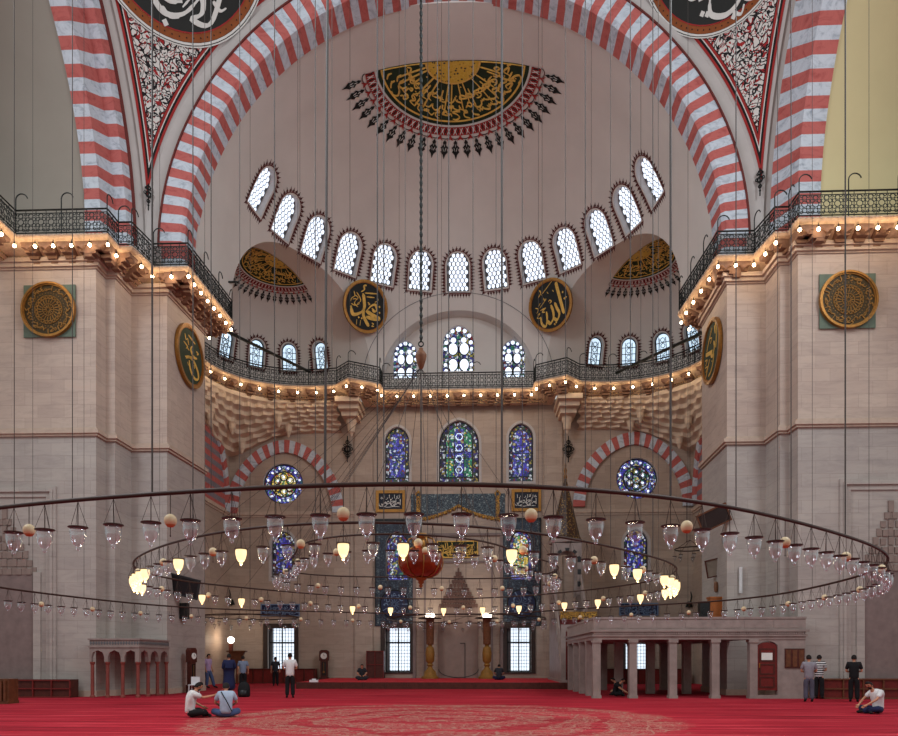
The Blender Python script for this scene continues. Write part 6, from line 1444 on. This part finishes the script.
# ------------------------------------------------------------------ people
import bmesh
def skin_mesh(chains, name, mats, sub=1, root=0):
    """chains: lists of (point, radius[, radius_y]); equal points join"""
    V, E, Rr = [], [], []; idx = {}
    for ch in chains:
        prev = None
        for it in ch:
            p, r = it[0], it[1]; k = tuple(round(c, 3) for c in p)
            if k not in idx: idx[k] = len(V); V.append(p); Rr.append((r, it[2] if len(it) > 2 else r))
            i = idx[k]
            if prev is not None and prev != i: E.append((prev, i))
            prev = i
    me = bpy.data.meshes.new(name); me.from_pydata(V, E, []); o = bpy.data.objects.new(name, me); COL.objects.link(o)
    md = o.modifiers.new('s', 'SKIN'); sv = me.skin_vertices[0].data
    for i, (a, b) in enumerate(Rr): sv[i].radius = (a, b); sv[i].use_root = (i == root)
    md.use_smooth_shade = True; sb = o.modifiers.new('u', 'SUBSURF'); sb.levels = sub; sb.render_levels = sub
    dg = bpy.context.evaluated_depsgraph_get(); dg.update(); out = bpy.data.meshes.new_from_object(o.evaluated_get(dg)); bpy.data.objects.remove(o)
    out.name = name; out.materials.clear(); out.materials.append(MATS[mats]); out.shade_smooth(); return out
def join_mb(me, mb):
    bm = bmesh.new(); bm.from_mesh(me); t = mb.mesh('t', 'skin', 0); bm.from_mesh(t); bm.to_mesh(me); bm.free(); me.shade_smooth(); return me
def hand(m, w, d, side):
    """w wrist, d direction of the forearm: palm, four fingers and a thumb, slightly curled"""
    w = Vector(w); d = Vector(d).normalized(); s = d.orthogonal().normalized(); n = d.cross(s)
    m.tube([w - d * .02, w + d * .03, w + d * .085], [.024, .034, .03], 8)
    for k, L in enumerate((.07, .08, .076, .06)):
        b = w + d * .08 + s * (.024 - .016 * k); m.tube([b - d * .01, b + d * L * .45, b + d * L * .8 + n * .012 * side, b + d * L * .95 + n * .03 * side], [.009, .0085, .0075, .005], 6)
    b = w + d * .03 + s * .03; m.tube([b - s * .01, b + s * .02 + d * .025, b + s * .022 + d * .055 + n * .01 * side], [.011, .01, .007], 6)
def person(label, loc, rz, pose, shirt, pants, hair='hair_black', sleeves=.5, robe=None, z=0, scale=1.0, stripe=None, bag=False, beard=False):
    root = tag(empty('person', (loc[0], loc[1], z), rz), label, 'person'); root.scale = (scale,) * 3
    J = {k: Vector(v) for k, v in pose.items()}
    pv, sp, chst, nk, hd = J['pelvis'], J['spine'], J['chest'], J['neck'], J['head']
    hdir = (hd - nk).normalized()
    face = J.get('face', Vector((0, 1, 0))).normalized()
    body = [[(pv, .12, .09), (sp, .115, .085), (chst, .13, .085), (nk, .05), (hd - hdir * .045, .06, .07)]]
    for s, S in ((-1, 'l'), (1, 'r')):
        sh, el, wr = J['sh_' + S], J['el_' + S], J['wr_' + S]
        body.append([(chst, .13, .085), (sh, .05), ((sh + el) / 2, .045), (el, .037), ((el + wr) / 2, .034), (wr, .024)])
        hp, kn, an, to = J['hp_' + S], J['kn_' + S], J['an_' + S], J['to_' + S]
        body.append([(pv, .12, .09), (hp, .085), ((hp + kn) / 2, .075), (kn, .056), ((kn * .6 + an * .4), .055), (an, .036), (to, .03)])
    me = skin_mesh(body, 'body', 'skin')
    m = MB(); # head with face
    right = face.cross(hdir).normalized(); fz = frame(hd, right, hdir, -face)
    for (u, v, w, r, sc) in ((0, .02, .0, .098, (.82, .95, 1.12)),):
        vs = MB(); vs.ball((0, 0, 0), r, 14, 10, 0, sc); m.add([hd + right * a + face * b + hdir * (c + v) for a, b, c in vs.v], vs.f)
    vs = MB(); vs.ball((0, 0, 0), .06, 10, 7, 0, (.85, .95, .8)); m.add([hd + right * a + face * (b + .03) + hdir * (c - .065) for a, b, c in vs.v], vs.f)
    m.tube([hd + face * .088 + hdir * .02, hd + face * .108 - hdir * .012, hd + face * .088 - hdir * .02], [.008, .014, .008], 6)
    for s in (-1, 1):
        vs = MB(); vs.ball((0, 0, 0), .022, 8, 5, 0, (.35, .7, 1.2)); m.add([hd + right * (a + s * .083) + face * b + hdir * c for a, b, c in vs.v], vs.f)
    for S, sd in (('l', -1), ('r', 1)): hand(m, J['wr_' + S], J['wr_' + S] - J['el_' + S], sd)
    join_mb(me, m); b = bpy.data.objects.new('body', me); COL.objects.link(b); b.parent = root
    m = MB()
    for s in (-1, 1):
        vs = MB(); vs.ball((0, 0, 0), .011, 8, 5); m.add([hd + right * (a + s * .033) + face * (c2 + .086) + hdir * (c + .012) for a, c2, c in vs.v], vs.f)
    m.tube([hd + right * -.024 + face * .086 - hdir * .048, hd + face * .092 - hdir * .05, hd + right * .024 + face * .086 - hdir * .048], .005, 5)
    m.build('eyes_and_mouth', 'ink', root)
    # hair cap: back, top and sides
    m = MB(); vs = MB(); vs.ball((0, 0, 0), .106, 16, 12, 0, (.86, .97, 1.1)); keep = []
    pts = [hd + right * a + face * (b_ - .008) + hdir * (c + .03) for a, b_, c in vs.v]
    for f in vs.f:
        c = sum((Vector(vs.v[i]) for i in f), Vector()) / len(f)
        if c.z > .035 or (c.y < .02 and c.z > -.055) : keep.append(f)
    m.add(pts, keep)
    if beard: vs = MB(); vs.ball((0, 0, 0), .06, 10, 7, 0, (.95, .8, .7)); m.add([hd + right * a + face * (b_ + .048) + hdir * (c - .08) for a, b_, c in vs.v], vs.f)
    m.build('hair', hair, root, smooth=0)
    # shirt
    up = (nk - chst).normalized(); hem = -.75 if (sp - pv).z < .2 and pv.z > .5 else -.2
    ch = [[(pv + (sp - pv) * hem, .185, .15), (pv + (sp - pv) * .3, .175, .14), (sp, .172, .135), (chst, .195, .135), (nk - up * .01, .085)]]
    for S in 'lr':
        sh, el, wr = J['sh_' + S], J['el_' + S], J['wr_' + S]; e = sh + (el - sh) * .8
        c = [(chst, .195, .135), (sh, .09), (sh + (el - sh) * .45, .078), (e, .072)]
        if sleeves > .6: c = [(chst, .195, .135), (sh, .095), ((sh + el) / 2, .085), (el, .08), (wr + (el - wr) * .1, .07)]
        ch.append(c)
    if robe:
        an = (J['an_l'] + J['an_r']) / 2; ch[0] = [(an + Vector((0, 0, .06)), .33, .26), ((an + pv) / 2, .28, .22), (pv, .24, .19)] + ch[0][2:]
    sm = skin_mesh(ch, 'shirt', stripe or shirt, root=(2 if robe else 0)); so = bpy.data.objects.new('robe' if robe else 'shirt', sm); COL.objects.link(so); so.parent = root
    if not robe:
        ch = [[(pv + (sp - pv) * .35, .155, .125), (pv - (sp - pv) * .1, .155, .125)]]
        for S in 'lr':
            hp, kn, an = J['hp_' + S], J['kn_' + S], J['an_' + S]; ch.append([(pv - (sp - pv) * .1, .155, .125), (hp, .118), ((hp + kn) / 2, .105), (kn, .09), ((kn + an) / 2, .086), (an, .078)])
        pm = skin_mesh(ch, 'trousers', pants); po = bpy.data.objects.new('trousers', pm); COL.objects.link(po); po.parent = root
    for S in 'lr':
        an, to = J['an_' + S], J['to_' + S]; m = MB(); d = (to - an).normalized(); m.tube([an - d * .05, an + d * .05, to, to + d * .05], [.036, .045, .045, .025], 8); m.build('shoe', 'sock_dark', root, smooth=0)
    if bag:
        m = MB(); a = J['sh_l'] + Vector((.06, -.07, .06)); b_ = pv + Vector((.14, -.13, .06)); mid = (a + b_) / 2 + Vector((0, -.09, .02)); m.tube([a + Vector((0, .06, .01)), a, mid, b_, b_ + Vector((.02, .12, -.02))], .014, 5); m.build('shoulder_strap', 'black_cloth', root)
    return root
def standing(arms='down', lean=0, spread=.1, face=(0, 1, 0), bow=0, step=0):
    p = dict(pelvis=(0, 0, .93), spine=(0, .0, 1.12), chest=(0, .01 + bow * .3, 1.33), neck=(0, .02 + bow * .6, 1.49), head=(0, .04 + bow, 1.61 - bow * .3), face=(face[0], face[1], -bow * 4),
             hp_l=(-.09, 0, .88), hp_r=(.09, 0, .88), kn_l=(-spread, .03 + step * .5, .49), kn_r=(spread, .03, .49), an_l=(-spread * 1.1, step, .09), an_r=(spread * 1.1, 0, .09), to_l=(-spread * 1.2, .16 + step, .045), to_r=(spread * 1.2, .16, .045),
             sh_l=(-.185, 0, 1.42), sh_r=(.185, 0, 1.42))
    if arms == 'down': p.update(el_l=(-.25, -.02, 1.15), el_r=(.25, -.02, 1.15), wr_l=(-.25, .08, .92), wr_r=(.25, .08, .92))
    elif arms == 'folded': p.update(el_l=(-.26, .02, 1.14), el_r=(.26, .02, 1.14), wr_l=(-.03, .2, 1.1), wr_r=(.04, .21, 1.13))
    elif arms == 'chest': p.update(el_l=(-.27, .0, 1.18), el_r=(.27, .0, 1.18), wr_l=(-.08, .2, 1.26), wr_r=(.1, .2, 1.22))
    return p
def sitting(face=(0, 1, 0), arms='lap', bow=.08, hy=0):
    p = dict(pelvis=(0, 0, .13), spine=(0, .0, .33), chest=(0, .05 + bow * .3, .54), neck=(0, .09 + bow * .7, .69), head=(0, .13 + bow, .8), face=face,
             hp_l=(-.1, .04, .12), hp_r=(.1, .04, .12), kn_l=(-.36, .3, .16), kn_r=(.36, .3, .16), an_l=(.08, .42, .07), an_r=(-.1, .36, .07), to_l=(.2, .46, .05), to_r=(-.22, .4, .05), sh_l=(-.18, .05, .62), sh_r=(.18, .05, .62))
    if arms == 'lap': p.update(el_l=(-.28, .12, .4), el_r=(.28, .12, .4), wr_l=(-.12, .34, .27), wr_r=(.12, .34, .27))
    elif arms == 'reach': p.update(el_l=(-.27, .14, .4), el_r=(.2, .3, .52), wr_l=(-.2, .36, .27), wr_r=(.22, .58, .58))
    elif arms == 'knees': p.update(el_l=(-.26, .25, .42), el_r=(.26, .25, .42), wr_l=(-.16, .5, .25), wr_r=(.14, .5, .25))
    return p
def G(px, py): q = atz(px, py, 0); return q
def face_cam(p, extra=0): return math.atan2(-(CAM.x - p.x), CAM.y - p.y) + extra
def away(p, extra=0): return math.atan2(-(p.x - CAM.x), p.y - CAM.y) + extra
def h_at(p, px_h): return px_h * (Vector((p.x, p.y, 0)) - Vector((CAM.x, CAM.y, 0))).dot(FW) / F
PEO = [
 (290, 698, 45, 'away', 'folded', 'person with white shirt and dark trousers standing with back turned in front of the dais', 'cloth_white', 'cloth_black', dict()),
 (275.5, 686, 29, 'away', 'down', 'person in dark shirt and trousers standing far off before the left back window', 'cloth_dark', 'cloth_black', dict()),
 (229, 695, 41, 'away', 'folded', 'person in long navy blue robe standing with back turned', 'cloth_navy', 'cloth_navy', dict(robe=1, sleeves=1)),
 (243, 690, 34, 'away', 'down', 'person with grey blue shirt and dark trousers standing right of the navy robe', 'cloth_greyblue', 'cloth_black', dict()),
 (208, 688, 34, 'cam', 'down', 'person in lilac shirt and blue jeans walking left of the navy robe', 'cloth_lilac', 'cloth_jeans', dict(extra=R(50), step=.3)),
 (199, 687, 33, 'away', 'down', 'person in grey shirt half hidden behind the corner of the left pier', 'cloth_grey', 'cloth_black', dict()),
 (809, 702, 47, 'away', 'folded', 'person in grey t-shirt and grey jeans standing with folded arms beside the platform', 'cloth_grey', 'cloth_jeansgrey', dict(extra=R(8))),
 (819, 699, 44, 'away', 'folded', 'person in black and white striped shirt standing close behind the grey t-shirt', 'cloth_striped', 'cloth_black', dict(extra=R(-14))),
 (854, 702, 47, 'away', 'folded', 'person dressed all in black standing with back turned before the low shelf', 'cloth_black', 'cloth_black', dict()),
]
for px, py, hp, dr, arms, lab, sh, pa, kw in PEO:
    q = G(px, py); h = h_at(q, hp); kw = dict(kw); ex = kw.pop('extra', 0); st = kw.pop('step', 0)
    person(lab, q, (away(q, ex) if dr == 'away' else face_cam(q, ex)), standing(arms, step=st), sh, pa, scale=h / 1.74, **kw)
q = G(190, 717.5); person('person with white shirt sitting cross-legged on the carpet and stretching out an arm', q, away(q, R(-78)), sitting((0, 1, -.15), 'reach'), 'cloth_white', 'cloth_black', beard=True, scale=1.0)
q = G(226, 717.5); person('person in pale blue shirt with black shoulder strap sitting cross-legged, back turned', q, away(q), sitting(), 'cloth_paleblue', 'cloth_jeans', bag=True, scale=.98)
q = G(878, 713.5); person('person in white polo shirt and navy trousers sitting cross-legged near the right picture edge', q, face_cam(q, R(-50)), sitting((-.2, 1, -.1), 'knees', bow=.14), 'cloth_white', 'cloth_navy', beard=True, scale=.98)
q = atz(362, 680, .33); person('person in dark clothes kneeling on the dais near the dark cabinet', q, face_cam(q), sitting(), 'cloth_dark', 'cloth_dark', z=.33, scale=1.0)
q = atz(499, 680, .33); person('person in dark shirt sitting on the dais before the lower right window', q, away(q), sitting(), 'cloth_dark', 'cloth_navy', z=.33, scale=1.0)
q = G(618, 697); q.y += .6; person('person in black crouching forward between the first two platform pillars', q, away(q, R(-95)), sitting((.1, 1, -.5), 'knees', bow=.25), 'cloth_black', 'cloth_black', scale=.82)
q = G(626, 697); q.y += 1.3; person('person in dark clothes sitting in the shade under the platform behind the crouching one', q, away(q, R(100)), sitting((0, 1, -.3), 'lap', bow=.2), 'cloth_dark', 'cloth_black', scale=.82)
# ------------------------------------------------------------------ light
w = bpy.data.worlds.new('world'); SC.world = w; w.use_nodes = True
bg = w.node_tree.nodes['Background']; bg.inputs[0].default_value = srgb((204, 205, 203)); bg.inputs[1].default_value = .98
def area(name, loc, rot, sx, sy, e, c):
    l = bpy.data.lights.new(name, 'AREA'); l.shape = 'RECTANGLE'; l.size = sx; l.size_y = sy; l.energy = e; l.color = c
    o = bpy.data.objects.new(name, l); COL.objects.link(o); o.location = loc; o.rotation_euler = rot; return o
SC.view_settings.view_transform = 'Standard'; SC.view_settings.look = 'None'; SC.view_settings.gamma = 1; SC.view_settings.use_curve_mapping = False
SC.view_settings.exposure = -0.17
for s in (-1, 1):   # daylight through the high side windows
    area('side_window_light', (s * 18.0, 10.0, 25), (0, s * R(68), 0), 9, 14, 6000, (.86, .93, 1))
